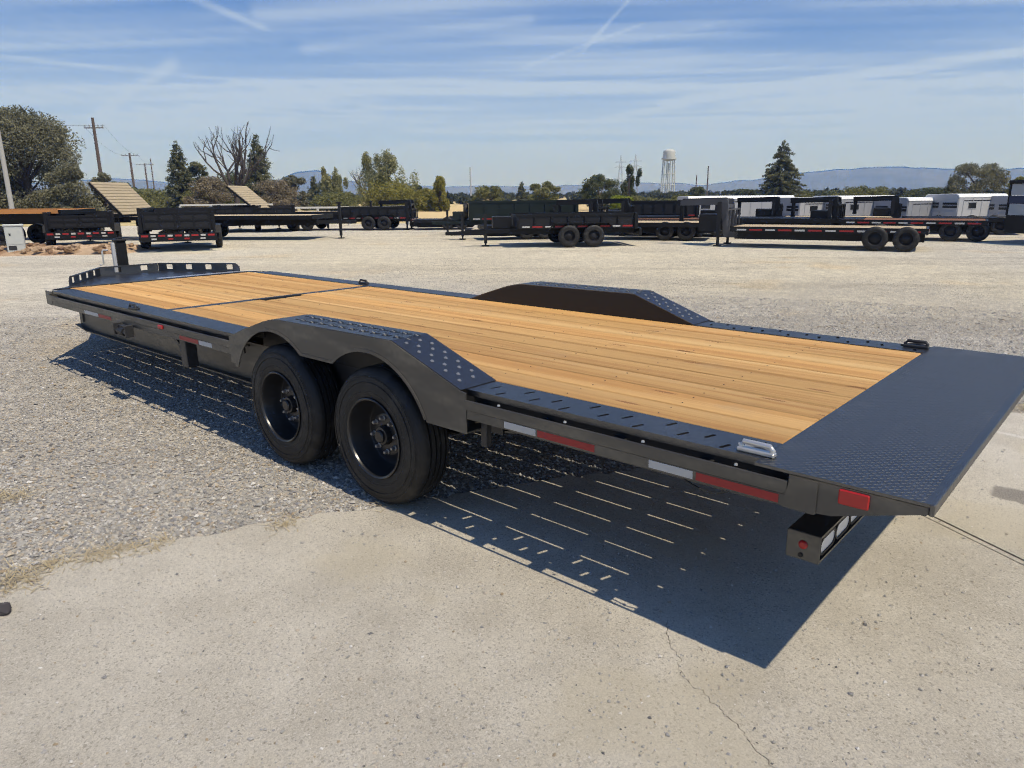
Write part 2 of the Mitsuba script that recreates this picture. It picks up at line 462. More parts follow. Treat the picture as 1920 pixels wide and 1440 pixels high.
# loose stones on the yard near the apron
def stones(n, seed):
    g = np.random.default_rng(seed)
    r = 1.6 * (13.0 / 1.6) ** g.random(n * 3)
    th = g.uniform(-.72, .72, n * 3)
    P = EYE[:2] + (r * np.sin(th))[:, None] * R2 + (r * np.cos(th))[:, None] * F2
    keep = ~shapely.contains_xy(apron.buffer(.0), P[:, 0], P[:, 1])
    band = shapely.distance(shapely.points(P), apron)
    stray = (~keep) & (g.random(len(P)) < .045)
    P, band = P[keep | stray], band[keep | stray]
    P = P[:n]; n = len(P)
    inside = shapely.contains_xy(apron, P[:, 0], P[:, 1])
    s = np.clip(g.lognormal(math.log(.0074), .40, n), .003, .020) * np.where(inside, .5, 1)
    V = np.array([[1, 0, 0], [-1, 0, 0], [0, 1, 0], [0, -1, 0], [0, 0, 1], [0, 0, -1.0]])
    Fc = np.array([[0, 2, 4], [2, 1, 4], [1, 3, 4], [3, 0, 4], [2, 0, 5], [1, 2, 5], [3, 1, 5], [0, 3, 5]])
    A = V[None] * g.uniform(.65, 1.3, (n, 6, 1)) + g.normal(0, .16, (n, 6, 3))
    A *= np.stack([g.uniform(.7, 1.3, n), g.uniform(.7, 1.3, n), g.uniform(.45, .85, n)], -1)[:, None]
    a = g.uniform(0, 6.3, n); ca, sa = np.cos(a), np.sin(a)
    X = A[..., 0] * ca[:, None] - A[..., 1] * sa[:, None]; Y = A[..., 0] * sa[:, None] + A[..., 1] * ca[:, None]
    A = np.stack([X, Y, A[..., 2]], -1) * s[:, None, None]
    base = np.where(inside, 0.0, -.015)
    A += np.concatenate([P, (base + s * g.uniform(.1, .45, n))[:, None]], 1)[:, None]
    pal = np.array([[.34, .33, .31], [.42, .40, .37], [.28, .275, .275], [.45, .40, .33], [.58, .565, .54], [.15, .148, .15], [.36, .29, .21], [.48, .46, .42]])
    c = pal[g.choice(8, n, p=[.23, .22, .17, .16, .055, .025, .05, .09])] * g.uniform(.85, 1.15, (n, 1))
    return (A.reshape(-1, 3), (Fc[None] + 6 * np.arange(n)[:, None, None]).reshape(-1, 3)), np.repeat(c, 6, 0)


sm, sc_ = stones(150000, 5)
single('loose_gravel', sm, 'stone_mat', False, label='loose grey and tan crushed stones beside the apron', kind='stuff', color=sc_)


def blades(n, spots, seed):
    g = np.random.default_rng(seed); V = []; F = []
    for i in range(n):
        (x, y), s = spots[g.integers(len(spots))], .055
        x += g.normal(0, s); y += g.normal(0, s)
        a = g.uniform(0, 6.3); L = g.uniform(.02, .09); w = g.uniform(.0012, .003); h = g.uniform(0, .35) * L
        d = np.array([math.cos(a), math.sin(a), 0]); e = np.array([-d[1], d[0], 0]) * w
        p = np.array([x, y, g.uniform(-.002, .008)]); q = p + d * L + [0, 0, h]
        k = len(V); V += [p - e, p + e, q + e * .3, q - e * .3]; F += [[k, k + 1, k + 2], [k, k + 2, k + 3]]
    return np.array(V), np.array(F)


sp = [(-3.36, -2.95), (-3.40, -2.85), (-3.42, -2.75), (-3.35, -2.6), (-3.30, -3.1), (-3.24, -2.35), (-3.3, -2.9), (-2.95, -1.8), (-3.3, -2.5), (-2.70, -1.22), (-4.55, -2.70), (-4.62, -2.72), (-4.5, -2.6), (-4.0, -3.02), (-.22, 3.42), (-.3, 3.3), (-.1, 3.3), (-3.36, -3.2)]
single('dry_grass', blades(1500, sp, 8), 'straw', False, label='flattened dry straw along the edge of the concrete', kind='stuff')
rk = trimesh.creation.icosphere(2, .036)
rk.vertices *= 1 + 1.1 * (meshkit.fbm(rk.vertices * 26 + 3, 3)[:, None] - .5); rk.vertices *= [1.25, .9, .75]
rk.apply_translation((-3.10, -3.04, .014))
single('rock', rk, mat('rock_mat', leaf((.05, .045, .05), (.12, .11, .11), 30), .9), 25, label='fist sized dark rock lying at the edge of the concrete', cat='rock')

# mountains
az = np.radians(np.arange(-62, 62.01, .2))
deg = np.degrees(az)


def ridge(base, seed, bumps, amp):
    h = base + amp * (meshkit.fbm(np.stack([deg * .35, 0 * deg, 0 * deg], -1), 5, seed) - .5)
    for c, w, a in bumps:
        h = h + a * np.exp(-(np.abs((deg - c) / w)) ** 2.6)
    return h


def range_mesh(rad, h, seed, depth=700):
    V = []; rows = [0, .25, .5, .75, 1.0, 1.15]; prof = [0, .34, .62, .86, 1.0, .7]
    for t, pz in zip(rows, prof):
        rr = rad + depth * t + 160 * (meshkit.fbm(np.stack([deg * .9, 0 * deg + t * 3, 0 * deg], -1), 4, seed + 3) - .5)
        P = EYE[:2] + (rr * np.sin(az))[:, None] * R2 + (rr * np.cos(az))[:, None] * F2
        zz = h * pz * (1 + .16 * (meshkit.fbm(np.stack([deg * 1.6, 0 * deg + t * 5, 0 * deg], -1), 4, seed) - .5) * (t < 1) * (t > 0)) - .3 * (t == 0)
        V.append(np.column_stack([P, zz]))
    n = len(az); V = np.vstack(V)
    i, j = np.meshgrid(np.arange(len(rows) - 1), np.arange(n - 1), indexing='ij')
    q = np.stack([i * n + j, i * n + j + 1, (i + 1) * n + j + 1, (i + 1) * n + j], -1).reshape(-1, 4)
    return V, np.vstack([q[:, [0, 1, 2]], q[:, [0, 2, 3]]])


single('mountains', range_mesh(3600, ridge(58, 4, [(-15.3, 2.2, 86), (-28, 5, 45), (26, 6.5, 66), (40, 9, 40), (-11, 2.4, 35), (-45, 9, 60)], 34), 1), 'mount_mat', True, label='low blue mountain range along the horizon', kind='structure')
hz = T().translate([0, 0, 118]).scale([6600, 6600, 120])
scene['haze'] = {'type': 'cube', 'to_world': hz, 'bsdf': {'type': 'null'}, 'interior': {'type': 'ref', 'id': 'air'}}
tag('haze', 'thin blue air over the plain', kind='stuff')

# ------------------------------------------------------------------ the equipment trailer
TR = thing('equipment_trailer', 'black drive-over-fender equipment trailer with golden plank deck and steel tail, parked across the concrete edge', 'trailer')
ZD = .808
# planks
for x0, x1 in ((-5.795, -.557), (-8.265, -5.885)):
    for k in range(10):
        y0 = -1.04 + .208 * k
        j = random.uniform(-.0012, .0012)
        e = random.uniform(-.004, .002)
        part(TR, 'plank', cbox(x0 + e + (.075 if k in (4, 5) and x0 > -6 else 0), x1, y0 + .0045 + j, y0 + .208 - .0045 + j, ZD - .04, ZD + random.uniform(-.0015, .0015), .006), 'wood', 20)
# side strips with slots
def slot(cx, cy, lx, ly, a=0):
    g = sg.LineString([(-ly / 2 + lx / 2, 0), (ly / 2 - lx / 2, 0)]).buffer(lx / 2, 4) if ly > lx else sg.Point(0, 0).buffer(lx / 2, 4)
    g = shapely.affinity.rotate(g, 90 + a, origin=(0, 0))
    return shapely.affinity.translate(g, cx, cy)


def strip(s, x0, x1, slots):
    P = sg.box(x0, 1.046, x1, 1.247)
    if slots:
        hs = []
        x = x0 + .09; k = 0
        while x < x1 - .05:
            hs.append(slot(x, 1.10 if k % 2 else 1.135, .017, .062, 16)); hs.append(slot(x + .095, 1.178 if k % 2 else 1.205, .017, .062, 16))
            x += .19; k += 1
        P = P.difference(so.unary_union(hs))
    P = shapely.affinity.scale(P, 1, s, origin=(0, 0))
    m = slab_mesh(P, ZD - .004, ZD + .003)
    lip = cbox(x0, x1, s * 1.240, s * 1.247, ZD - .028, ZD + .0025, .002)
    inner = cbox(x0, x1, s * 1.048, s * 1.054, ZD - .05, ZD - .002, .001)
    return cat([m, lip, inner])


for s in (-1, 1):
    part(TR, 'side_strip', strip(s, -2.03, -.5525, True), 'black_paint', 25)
    part(TR, 'side_strip', strip(s, -8.14, -4.27, False), 'black_paint', 25)
# joint strip with its slot
part(TR, 'joint_strip', cat([cbox(-5.882, -5.846, -1.04, 1.04, ZD - .03, ZD + .001, .002), cbox(-5.834, -5.798, -1.04, -.28, ZD - .03, ZD + .0005, .002), cbox(-5.834, -5.798, .28, 1.04, ZD - .03, ZD + .0005, .002),
                           cbox(-5.834, -5.798, -.28, .28, ZD - .06, ZD - .045, .002)]), 'black_paint', 25)
# cross members and beams
for x in [*np.arange(-8.05, -.7, .495), -.735, -.685]:
    xx = x + .005
    hw = 1.012 if -4.3 < x < -2.0 else 1.19
    part(TR, 'crossmember', cat([box(xx - .004, xx + .004, -hw, hw, .695, .766), box(xx - .03, xx + .03, -hw, hw, .758, .7665), box(xx - .03, xx + .03, -hw, hw, .690, .698)]), 'dark_steel', False)
for s in (-1, 1):
    prof = [(-8.35, .40), (-8.05, .36), (-4.2, .36), (-2.35, .44), (-2.2, .50), (-1.9, .55), (-.62, .55), (-.62, .688), (-8.35, .688)]
    web = xz(sg.Polygon(prof), s * .955 - .006, s * .955 + .006)
    fl = [cbox(-8.30, -.62, s * .955 - .06, s * .955 + .06, .676, .688, .002)]
    for (xa, za), (xb, zb) in zip(prof[:6], prof[1:7]):
        fl.append(bar((xa, s * .955, za + .004), (xb, s * .955, zb + .004), .12, .011))
    part(TR, 'main_beam', cat([web] + fl), 'beam_paint', 20)
    # deck edge channel behind the rub rail
    for xa, xb in ((-2.02, -.43), (-8.12, -4.28)):
        part(TR, 'edge_channel', cbox(xa, xb, s * 1.196, s * 1.208, .672, .80, .002), 'dark_steel', 20)
# rub rails, stake spacers, tape
for s in (-1, 1):
    for x0, x1 in ((-2.0, -.43), (-8.02, -4.30)):
        r_ = cat([cbox(x0, x1, s * 1.287, s * 1.297, .722, .772, .002), cbox(x0, x1, s * 1.283, s * 1.293, .676, .7215, .002)])
        rr = part(TR, 'rub_rail', r_, 'beam_paint', 20)
        xs = np.arange(x0 + .06, x1 - .02, .39)
        for x in xs:
            part(rr, 'spacer', cbox(x - .03, x + .03, s * 1.2085, s * 1.2865, .69, .748, .003), 'dark_steel', 20)
    if s < 0:
        for (a, b, m, n_) in [(-1.744, -1.555, 'white_tape', 'white_reflector'), (-1.545, -1.235, 'red_tape', 'red_reflector'), (-.975, -.785, 'white_tape', 'white_reflector'), (-.772, -.458, 'red_tape', 'red_reflector'),
                             (-5.10, -4.79, 'red_tape', 'red_reflector'), (-4.78, -4.58, 'white_tape', 'white_reflector'), (-6.75, -6.45, 'red_tape', 'red_reflector'), (-7.1, -6.76, 'white_tape', 'white_reflector')]:
            part(TR, n_, cbox(a, b, -1.2945, -1.2925, .684, .716, .0008), m, False)
part(TR, 'marker_lamp', cbox(-5.44, -5.36, -1.311, -1.2972, .73, .762, .006), 'red_lens', 20)
# tail
XT = -.555
tp = sg.box(XT + .003, -1.293, 0, 1.293)
part(TR, 'tail_plate', slab_mesh(tp, ZD - .009, ZD + .002), 'black_paint', False)
V, F = [], []
k = 0
for i, x in enumerate(np.arange(XT + .02, -.012, .0165)):
    for j, y in enumerate(np.arange(-1.28, 1.282, .0165)):
        a = math.radians(45 if (i + j) % 2 else -45)
        c, s_ = math.cos(a), math.sin(a)
        L, w, h = .0082, .0026, .0009
        for dx, dy, dz in ((-L, 0, 0), (0, -w, 0), (L, 0, 0), (0, w, 0), (-.55 * L, 0, h), (.55 * L, 0, h)):
            V.append((x + dx * c - dy * s_, y + dx * s_ + dy * c, ZD + .002 + dz))
        F += [[k + q for q in t] for t in ([0, 1, 4], [1, 5, 4], [1, 2, 5], [2, 3, 5], [3, 4, 5], [3, 0, 4])]
        k += 6
part('equipment_trailer__tail_plate', 'tread', (np.array(V), np.array(F)), 'tread_paint', False, kind='stuff')
for s in (-1, 1):
    side = sg.Polygon([(-.428, .677), (-.40, .676), (-.28, .688), (-.004, .776), (-.004, .797), (-.428, .797)])
    part(TR, 'tail_side', xz(side, min(s * 1.296, s * 1.278), max(s * 1.296, s * 1.278)), 'beam_paint', 20)
    part(TR, 'corner_cap', xz(sg.Polygon([(-.435, .684), (-.335, .684), (-.335, .79), (-.415, .79)]).buffer(.006), min(s * 1.302, s * 1.2965), max(s * 1.302, s * 1.2965)), 'beam_paint', 30)
    part(TR, 'marker_lamp', cbox(-.262, -.168, s * 1.2965, s * 1.306, .742, .793, .004), 'red_lens', 20, label='square red side marker lamp on the tail')
    part(TR, 'tail_gusset', cat([xz(sg.Polygon([(-.58, .62), (-.40, .66), (-.02, .775), (-.02, .79), (-.58, .79)]), y - .005, y + .005) for y in (s * .3, s * .62, s * .95)]), 'dark_steel', False)
part(TR, 'tail_edge_bar', cbox(-.003, .012, -1.297, 1.297, .772, .811, .003), 'black_paint', 20)
part(TR, 'tail_sill', cbox(-.575, -.535, -1.18, 1.18, .70, .765, .003), 'dark_steel', 20)
part(TR, 'tail_belly', bar((-.565, 0, .68), (-.012, 0, .766), 2.55, .006), 'dark_steel', False)
# light bar below the tail
bx0, bx1, bz0, bz1 = -.533, -.405, .323, .437
part(TR, 'light_bar', cat([box(bx0, bx1 - .02, -.947, .947, bz1 - .006, bz1), box(bx0, bx1 - .02, -.947, .947, bz0, bz0 + .006), box(bx0, bx0 + .006, -.947, .947, bz0 + .006, bz1 - .006),
                         box(bx1 - .026, bx1 - .02, -.947, .947, bz0 + .006, bz1 - .006), box(bx1 - .0195, bx1, -.947, .947, bz1 - .010, bz1), box(bx1 - .0195, bx1, -.947, .947, bz0, bz0 + .010)]), 'black_paint', False)
LB = 'equipment_trailer__light_bar'
for s in (-1, 1):
    part(LB, 'end_plate', cbox(bx0 - .002, bx1 + .002, s * .947, s * .955, bz0 - .002, bz1 + .002, .003), 'beam_paint', 20)
    l = lathe([(0, .010), (.012, .009), (.0175, .004), (.018, 0)], 20, 'y')
    l.vertices[:, 1] = s * (.9552 + np.abs(l.vertices[:, 1])); l.apply_translation((-.469, 0, .388))
    part(LB, 'round_lamp', l, 'red_lens', 30)
    bl = lathe([(0, .006), (.009, .0055), (.010, 0)], 16, 'y'); bl.vertices[:, 1] = s * (.9552 + np.abs(bl.vertices[:, 1])); bl.apply_translation((-.475, 0, .342))
    part(LB, 'grommet', bl, 'rubber', 30)
    for cy in (.845, .665, .485):
        ov = sg.LineString([(-.052, 0), (.052, 0)]).buffer(.030, 8)
        m = yz(shapely.affinity.translate(ov, s * cy, .380), bx1 - .0195, bx1 - .008)
        rim_ = yz(shapely.affinity.translate(ov.buffer(.009).difference(ov), s * cy, .380), bx1 - .0195, bx1 - .004)
        lk = part(LB, 'oval_lamp', m, 'white_lens', 30)
        part(lk, 'gasket', rim_, 'rubber', 20)
for s in (-1, 1):
    part(TR, 'light_bar_bracket', cat([bar((-.47, s * .7, .437), (-.47, s * .7, .69), .05, .01), bar((-.5, s * .7, .5), (-.75, s * .8, .60), .05)]), 'dark_steel', False)
# fenders
top = [(-4.30, .802), (-4.13, .862), (-3.96, .915), (-3.84, .952), (-3.75, .973), (-3.66, .984), (-2.54, .992), (-2.285, .902), (-2.03, .812)]
out = sg.Polygon([(-4.305, .62), (-4.305, .802)] + top[1:] + [(-1.99, .806), (-1.99, .60), (-2.14, .60), (-2.14, .35), (-4.25, .35), (-4.25, .62)])
arches = so.unary_union([sg.Point(-3.736, .385).buffer(.525, 40), sg.Point(-2.760, .385).buffer(.525, 40), sg.box(-3.74, .2, -2.76, .80), sg.box(-4.27, .2, -2.13, .60)])
out = out.difference(arches)
outp = max(getattr(out, 'geoms', [out]), key=lambda g: g.area)
extra = [outp]
for s in (-1, 1):
    y0, y1 = (-1.2965, -1.290) if s < 0 else (1.290, 1.2965)
    fd = part(TR, 'fender', xz(sg.MultiPolygon(extra), y0, y1), 'beam_paint', 25)
    # rolled lip round the arches
    ring_ = arches.boundary.intersection(sg.box(-4.255, .62, -2.16, 1.2)).buffer(.008)
    lip = xz(ring_.intersection(out.buffer(.012)), *((-1.302, -1.2967) if s < 0 else (1.2967, 1.302)))
    part(fd, 'arch_lip', lip, 'beam_paint', 25)
    inner = sg.Polygon([(-4.30, .70)] + [(x, z - .004) for x, z in top] + [(-2.03, .70)])
    part(fd, 'inner_wall', xz(inner, *((-1.046, -1.040) if s < 0 else (1.040, 1.046))), 'inner_paint', 25)
    # top skin, piece by piece along the profile, flat run perforated
    ms = []
    for (xa, za), (xb, zb) in zip(top[:-1], top[1:]):
        L = math.hypot(xb - xa, zb - za)
        P = sg.box(0, 1.0405, L, 1.2895)
        if L > 1:
            hs = []
            for q in range(11):
                u_ = .06 + q * (L - .12) / 10
                hs += [sg.Point(u_, 1.115).buffer(.016, 6), sg.Point(u_ + .05, 1.215).buffer(.016, 6)]
                hs += [slot(u_ + .05, 1.15, .010, .035, 0), slot(u_, 1.18, .010, .035, 0)]
            P = P.difference(so.unary_union(hs))
        m = slab_mesh(shapely.affinity.scale(P, 1, s, origin=(0, 0)), -.002, .004)
        a = math.atan2(zb - za, xb - xa)
        m.apply_transform(RX(-a, [0, 1, 0])); m.apply_translation((xa, 0, za))
        ms.append(m)
    part(fd, 'top_skin', cat(ms), 'black_paint', False)
    a = math.atan2(.812 - .992, -2.03 + 2.54); L = .541
    dots = []
    for q in range(9):
        for r_ in range(2):
            d = lathe([(0, .0055), (.006, .005), (.011, 0)], 8)
            d.apply_translation((.05 + q * .052, s * ((1.095 if q % 2 else 1.135) + r_ * .095), .004))
            dots.append(d)
    dm = cat(dots); dm.apply_transform(RX(-a, [0, 1, 0])); dm.apply_translation((-2.54, 0, .992))
    part(fd, 'tread_dots', dm, 'dot_steel', 30, kind='stuff')
    rng_ = []
    for q in range(11):
        for yy in (1.115, 1.215):
            k_ = ring((-3.60 + .06 + q * .1 + (0 if yy < 1.2 else .05), s * yy, .992 + .0007 * q), .0175, .0018, 14, 6)
            rng_.append(k_)
    part(fd, 'hole_rims', cat(rng_), 'black_paint', 30, kind='stuff')
    # skirt behind the wheels and liner
    part(fd, 'rear_skirt', cbox(-2.13, -1.995, s * 1.06, s * 1.288, .60, .606, .002), 'beam_paint', 20)
    part(fd, 'liner', cat([cbox(-4.25, -2.0, s * 1.020, s * 1.026, .52, .795, .002), cbox(-3.72, -2.50, s * 1.05, s * 1.285, .955, .960, .001)]), 'dark_steel', 20)
    part(fd, 'bracket', cbox(-1.97, -1.93, s * 1.18, s * 1.22, .52, .67, .004), 'dark_steel', 20)
# wheels
ty = lathe([(.222, .232), (.238, .240), (.266, .2435), (.300, .2425), (.335, .238), (.362, .229), (.380, .214), (.389, .200), (.3945, .187), (.395, .170), (.381, .168), (.381, .158), (.395, .156), (.396, .132), (.382, .130), (.382, .121), (.396, .119),
            (.396, .100), (.382, .098), (.382, .089), (.396, .087), (.395, .062), (.381, .060), (.381, .050), (.395, .048), (.3945, .040), (.388, .028), (.375, .016), (.335, .004), (.30, 0), (.262, 0), (.238, .003), (.222, .010)], 96, 'y')
rings_ = cat([ring((0, .2425, 0), r_, .0022, 72, 6, RX(math.pi / 2, [1, 0, 0])) for r_ in (.268, .318, .352)])
ty = cat([ty, rings_])
rim = lathe([(.222, .232), (.2305, .246), (.226, .250), (.218, .245), (.211, .225), (.207, .20), (.200, .18), (.194, .15), (.190, .12), (.184, .112), (.152, .118), (.127, .140), (.117, .147), (.082, .149), (.058, .149), (.056, .13)], 64, 'y')
rim2 = lathe([(.188, .112), (.195, .03), (.222, .01)], 48, 'y')
hub = lathe([(0, .205), (.030, .204), (.036, .198), (.038, .186), (.050, .184), (.054, .176), (.055, .13)], 32, 'y')
lug = cat([lathe([(0, .034), (.008, .032), (.0115, .026), (.0125, .010), (.016, .008), (.016, 0)], 6, 'y')])
TYD, RID, RI2, HUD, LUD = (mikit.ply(ty, 'rubber', 35), mikit.ply(rim, 'rim_black', 35), mikit.ply(rim2, 'rim_black', 35), mikit.ply(hub, 'rim_black', 35), mikit.ply(lug, 'chrome', 25))
for s in (-1, 1):
    for xc in (-2.760, -3.736):
        wk = sub(TR, 'wheel')
        M = T().translate([xc, s * 1.043, .402]).scale([1.025, s, 1.025]).rotate([0, 1, 0], 17 if xc < -3 else 5)
        part(wk, 'tyre', TYD, None, to=M)
        part(wk, 'rim', RID, None, to=M)
        part(wk, 'inner_rim', RI2, None, to=M)
        part(wk, 'hub', HUD, None, to=M)
        for q in range(8):
            a = q * math.pi / 4 + .2
            part(wk, 'lug_nut', LUD, None, to=M @ T().translate([.098 * math.cos(a), .146, .098 * math.sin(a)]))
for xc in (-2.760, -3.736):
    part(TR, 'axle', tube([(xc, -1.02, .393), (xc, 1.02, .393)], .055, 16), 'dark_steel', 40)
    for s in (-1, 1):
        part(TR, 'leaf_spring', cat([bar((xc - .33, s * .87, .42), (xc, s * .87, .35), .06, .012), bar((xc + .33, s * .87, .42), (xc, s * .87, .35), .06, .012), bar((xc - .22, s * .87, .385), (xc + .22, s * .87, .385), .06, .012)]), 'dark_steel', False)
# nose: A-shaped steel deck, stop rail with holes
nose = sg.Polygon([(-8.272, -1.245), (-8.14, -1.245), (-8.14, -1.047), (-8.272, -1.047)])
nz = sg.Polygon([(-8.272, -1.20), (-8.40, -1.03), (-9.36, -.36), (-9.42, -.26), (-9.42, .26), (-9.36, .36), (-8.40, 1.03), (-8.272, 1.20)])
part(TR, 'nose_plate', slab_mesh(nz, ZD - .008, ZD + .002), 'black_paint', False)
part(TR, 'nose_edge', cat([xz(sg.Polygon([(-8.33, .66), (-8.13, .66), (-8.13, .80), (-8.33, .80)]), s * 1.25 - .004, s * 1.25 + .004) for s in (-1, 1)] +
                          [bar((-8.13, s * 1.29, .725), (-8.34, s * 1.13, .725), .012, .10) for s in (-1, 1)] + [bar((-8.01, s * 1.292, .725), (-8.14, s * 1.292, .725), .010, .10) for s in (-1, 1)] +
                          [bar((-8.34, s * 1.13, .73), (-9.38, s * .40, .73), .012, .13) for s in (-1, 1)] + [bar((-9.40, -.40, .73), (-9.40, .40, .73), .012, .13)]), 'beam_paint', 20)
part(TR, 'front_lip', cbox(-8.325, -8.285, -1.03, 1.03, ZD + .0022, ZD + .010, .003), 'black_paint', 20)
part(TR, 'wear_strip', cbox(-8.47, -8.33, -.05, .98, ZD + .0022, ZD + .006, .001), mat('bare_steel', (.42, .44, .48), .35, metallic=.5), 20, label='bare pale steel strip at the front of the plank deck')


def rail_run(a, b, holes, first, last):
    a, b = np.array(a), np.array(b); L = np.linalg.norm(b - a)
    P = sg.Polygon([(0, 0), (0, .105 if not first else .06), (.05, .105), (L - .05, .105), (L, .105 if not last else .06), (L, 0)])
    P = P.difference(so.unary_union([sg.box(h * L - .034, .034, h * L + .034, .080).buffer(.008) for h in holes]))
    m = extrude(P, .008); v = m.vertices.copy()
    d = (b - a) / L; n = np.array([-d[1], d[0]])
    m.vertices = np.column_stack([a[0] + v[:, 0] * d[0] + v[:, 2] * n[0], a[1] + v[:, 0] * d[1] + v[:, 2] * n[1], ZD + .003 + v[:, 1]])
    lipm = bar((*(a + d * .05 - n * .014), ZD + .106), (*(b - d * .05 - n * .014), ZD + .106), .034, .006)
    return cat([m, lipm])


for a, b, h, f_, l_ in [((-8.42, -.985), (-9.345, -.352), (.12, .34, .56, .80), True, False), ((-9.352, -.352), (-9.352, .352), (.3, .75), False, False), ((-9.345, .352), (-8.42, .985), (.14, .38, .62, .88), False, True)]:
    part(TR, 'stop_rail', rail_run(a, b, h, f_, l_), 'black_paint', 20)
# tongue, jack
part(TR, 'tongue', cat([bar((-8.2, s * .93, .52), (-10.35, s * .06, .47), .10, .16) for s in (-1, 1)]), 'dark_steel', 20)
part(TR, 'coupler', cat([cbox(-10.62, -10.30, -.05, .05, .42, .54, .01), cbox(-10.70, -10.58, -.07, .07, .40, .52, .02)]), 'dark_steel', 20)
jk = part(TR, 'jack', cat([cbox(-9.66, -9.54, -.05, .07, .30, 1.20, .01), cbox(-9.645, -9.555, -.035, .055, .06, .30, .005), cbox(-9.70, -9.50, -.09, .11, .03, .06, .006)]), 'yard_black', 20)
part(jk, 'gear_head', cat([cbox(-9.68, -9.52, -.055, .075, 1.20, 1.235, .012), cbox(-9.64, -9.56, -.02, .04, 1.235, 1.25, .006)]), 'yard_charcoal', 30)
part(jk, 'grey_post', cat([cbox(-9.60, -9.56, -.10, -.06, .60, 1.19, .006)]), 'lattice_grey', 20)
part(jk, 'crank', tube([(-9.6, -.14, 1.1), (-9.6, -.2, 1.1), (-9.6, -.21, 1.08), (-9.6, -.21, .93), (-9.6, -.26, .92)], .011, 8), 'zinc', 40)
# d-rings, ratchet, bracket, hoses
def dring(x, y, bsdf, up):
    k = part(TR, 'tie_down_ring', tube([(x - .055, y - .03, ZD + .010), (x - .06, y - .03, ZD + up), (x - .05, y - .03, ZD + up + .012), (x + .05, y - .03, ZD + up + .012), (x + .06, y - .03, ZD + up), (x + .055, y - .03, ZD + .010)], .010, 10), bsdf, 60)
    part(k, 'weld_base', cbox(x - .07, x + .07, y - .045, y - .015, ZD + .003, ZD + .020, .004), bsdf, 20)
    part(k, 'clip', tube([(x - .055, y, ZD + .010), (x, y + .015, ZD + .02), (x + .055, y, ZD + .010)], .009, 8), bsdf, 60)


dring(-.583, -1.18, 'zinc', .028)
dring(-.62, 1.20, 'dark_steel', .030)
dring(-6.02, 1.16, 'dark_steel', .03)
dring(-6.10, -1.20, 'dark_steel', .03)
wc = part(TR, 'strap_winch', cat([cbox(-6.20, -5.98, -1.335, -1.298, .655, .685, .004), cbox(-6.22, -6.205, -1.37, -1.298, .60, .70, .003), cbox(-5.975, -5.96, -1.37, -1.298, .60, .70, .003)]), 'dark_steel', 20)
part(wc, 'drum', tube([(-6.2, -1.34, .635), (-5.98, -1.34, .635)], .022, 12), 'dark_steel', 40)
part(wc, 'strap', tube([(-6.14, -1.34, .635), (-6.04, -1.34, .635)], .034, 14), 'yard_charcoal', 40)
part(TR, 'support_leg', cat([cbox(-5.24, -5.14, -1.24, -1.15, .44, .672, .006), bar((-5.42, -1.2, .67), (-5.19, -1.2, .52), .03)]), 'dark_steel', 20)
part(TR, 'brake_hose', tube([(-5.9, -1.0, .66), (-5.6, -1.03, .60), (-5.3, -1.03, .585), (-5.0, -1.02, .60), (-4.6, -1.0, .655)], .009, 8), 'cable', 60)
part(TR, 'cable', tube([(-.86 + .02 * t, -1.265 - .004 * math.sin(t), .682 - .045 * math.sin(math.pi * t / 12)) for t in range(13)], .004, 6), 'cable', 60)
bolts = []
for x in np.arange(-1.9, -.4, .39):
    b_ = lathe([(0, .008), (.006, .007), (.008, 0)], 6); b_.apply_translation((x + .1, -1.268, .772)); bolts.append(b_)
part(TR, 'rail_bolts', cat(bolts), 'zinc', 25, kind='stuff')
# deck screws along the cross members
scw = []
for x in np.arange(-8.05, -.7, .495):
    for k in range(10):
        for o in (.05, .155):
            d = trimesh.creation.cylinder(.0038, .0012, sections=8); d.apply_translation((x + .005, -1.04 + .208 * k + o, ZD + .0018)); scw.append(d)
part(TR, 'deck_screws', cat(scw), 'dark_steel', False, kind='stuff')

# ------------------------------------------------------------------ yard trailers
yty = mikit.ply(lathe([(.20, .21), (.27, .225), (.33, .215), (.365, .18), (.37, .11), (.365, .045), (.33, .01), (.27, 0), (.20, .015)], 28, 'y'), 'rubber', 40)
yri = mikit.ply(lathe([(.205, .212), (.19, .19), (.16, .12), (.12, .13), (.07, .16), (.0, .165)], 24, 'y'), 'yard_charcoal', 40)
yri_b = mikit.ply(lathe([(.205, .212), (.19, .19), (.16, .12), (.12, .13), (.07, .16), (.0, .165)], 24, 'y'), 'rim_black', 40)


def wheels(t, M, xs, w, rad=.37, rimd=None):
    for s in (-1, 1):
        for x in xs:
            k = sub(t, 'wheel')
            m = M @ T().translate([float(x), float(s * (w / 2 - .22)), rad]).scale([rad / .37, s, rad / .37])
            part(k, 'tyre', yty, None, to=m)
            part(k, 'rim', rimd or yri, None, to=m)


def tapes(t, M, a, b, z, y, n, face='side', h=.05):
    """Red and white strips alternating from a to b along one face."""
    st = (b - a) / n
    for i in range(n):
        q0, q1 = a + i * st + .02, a + (i + 1) * st - .02
        if i % 2:
            q0, q1 = q0 + .12 * st, q1 - .12 * st
        g = box(q0, q1, y - .006, y + .006, z, z + h) if face == 'side' else box(y - .006, y + .006, q0, q1, z, z + h)
        part(t, 'white_reflector' if i % 2 else 'red_reflector', g, 'white_tape' if i % 2 else 'red_tape', False, to=M)


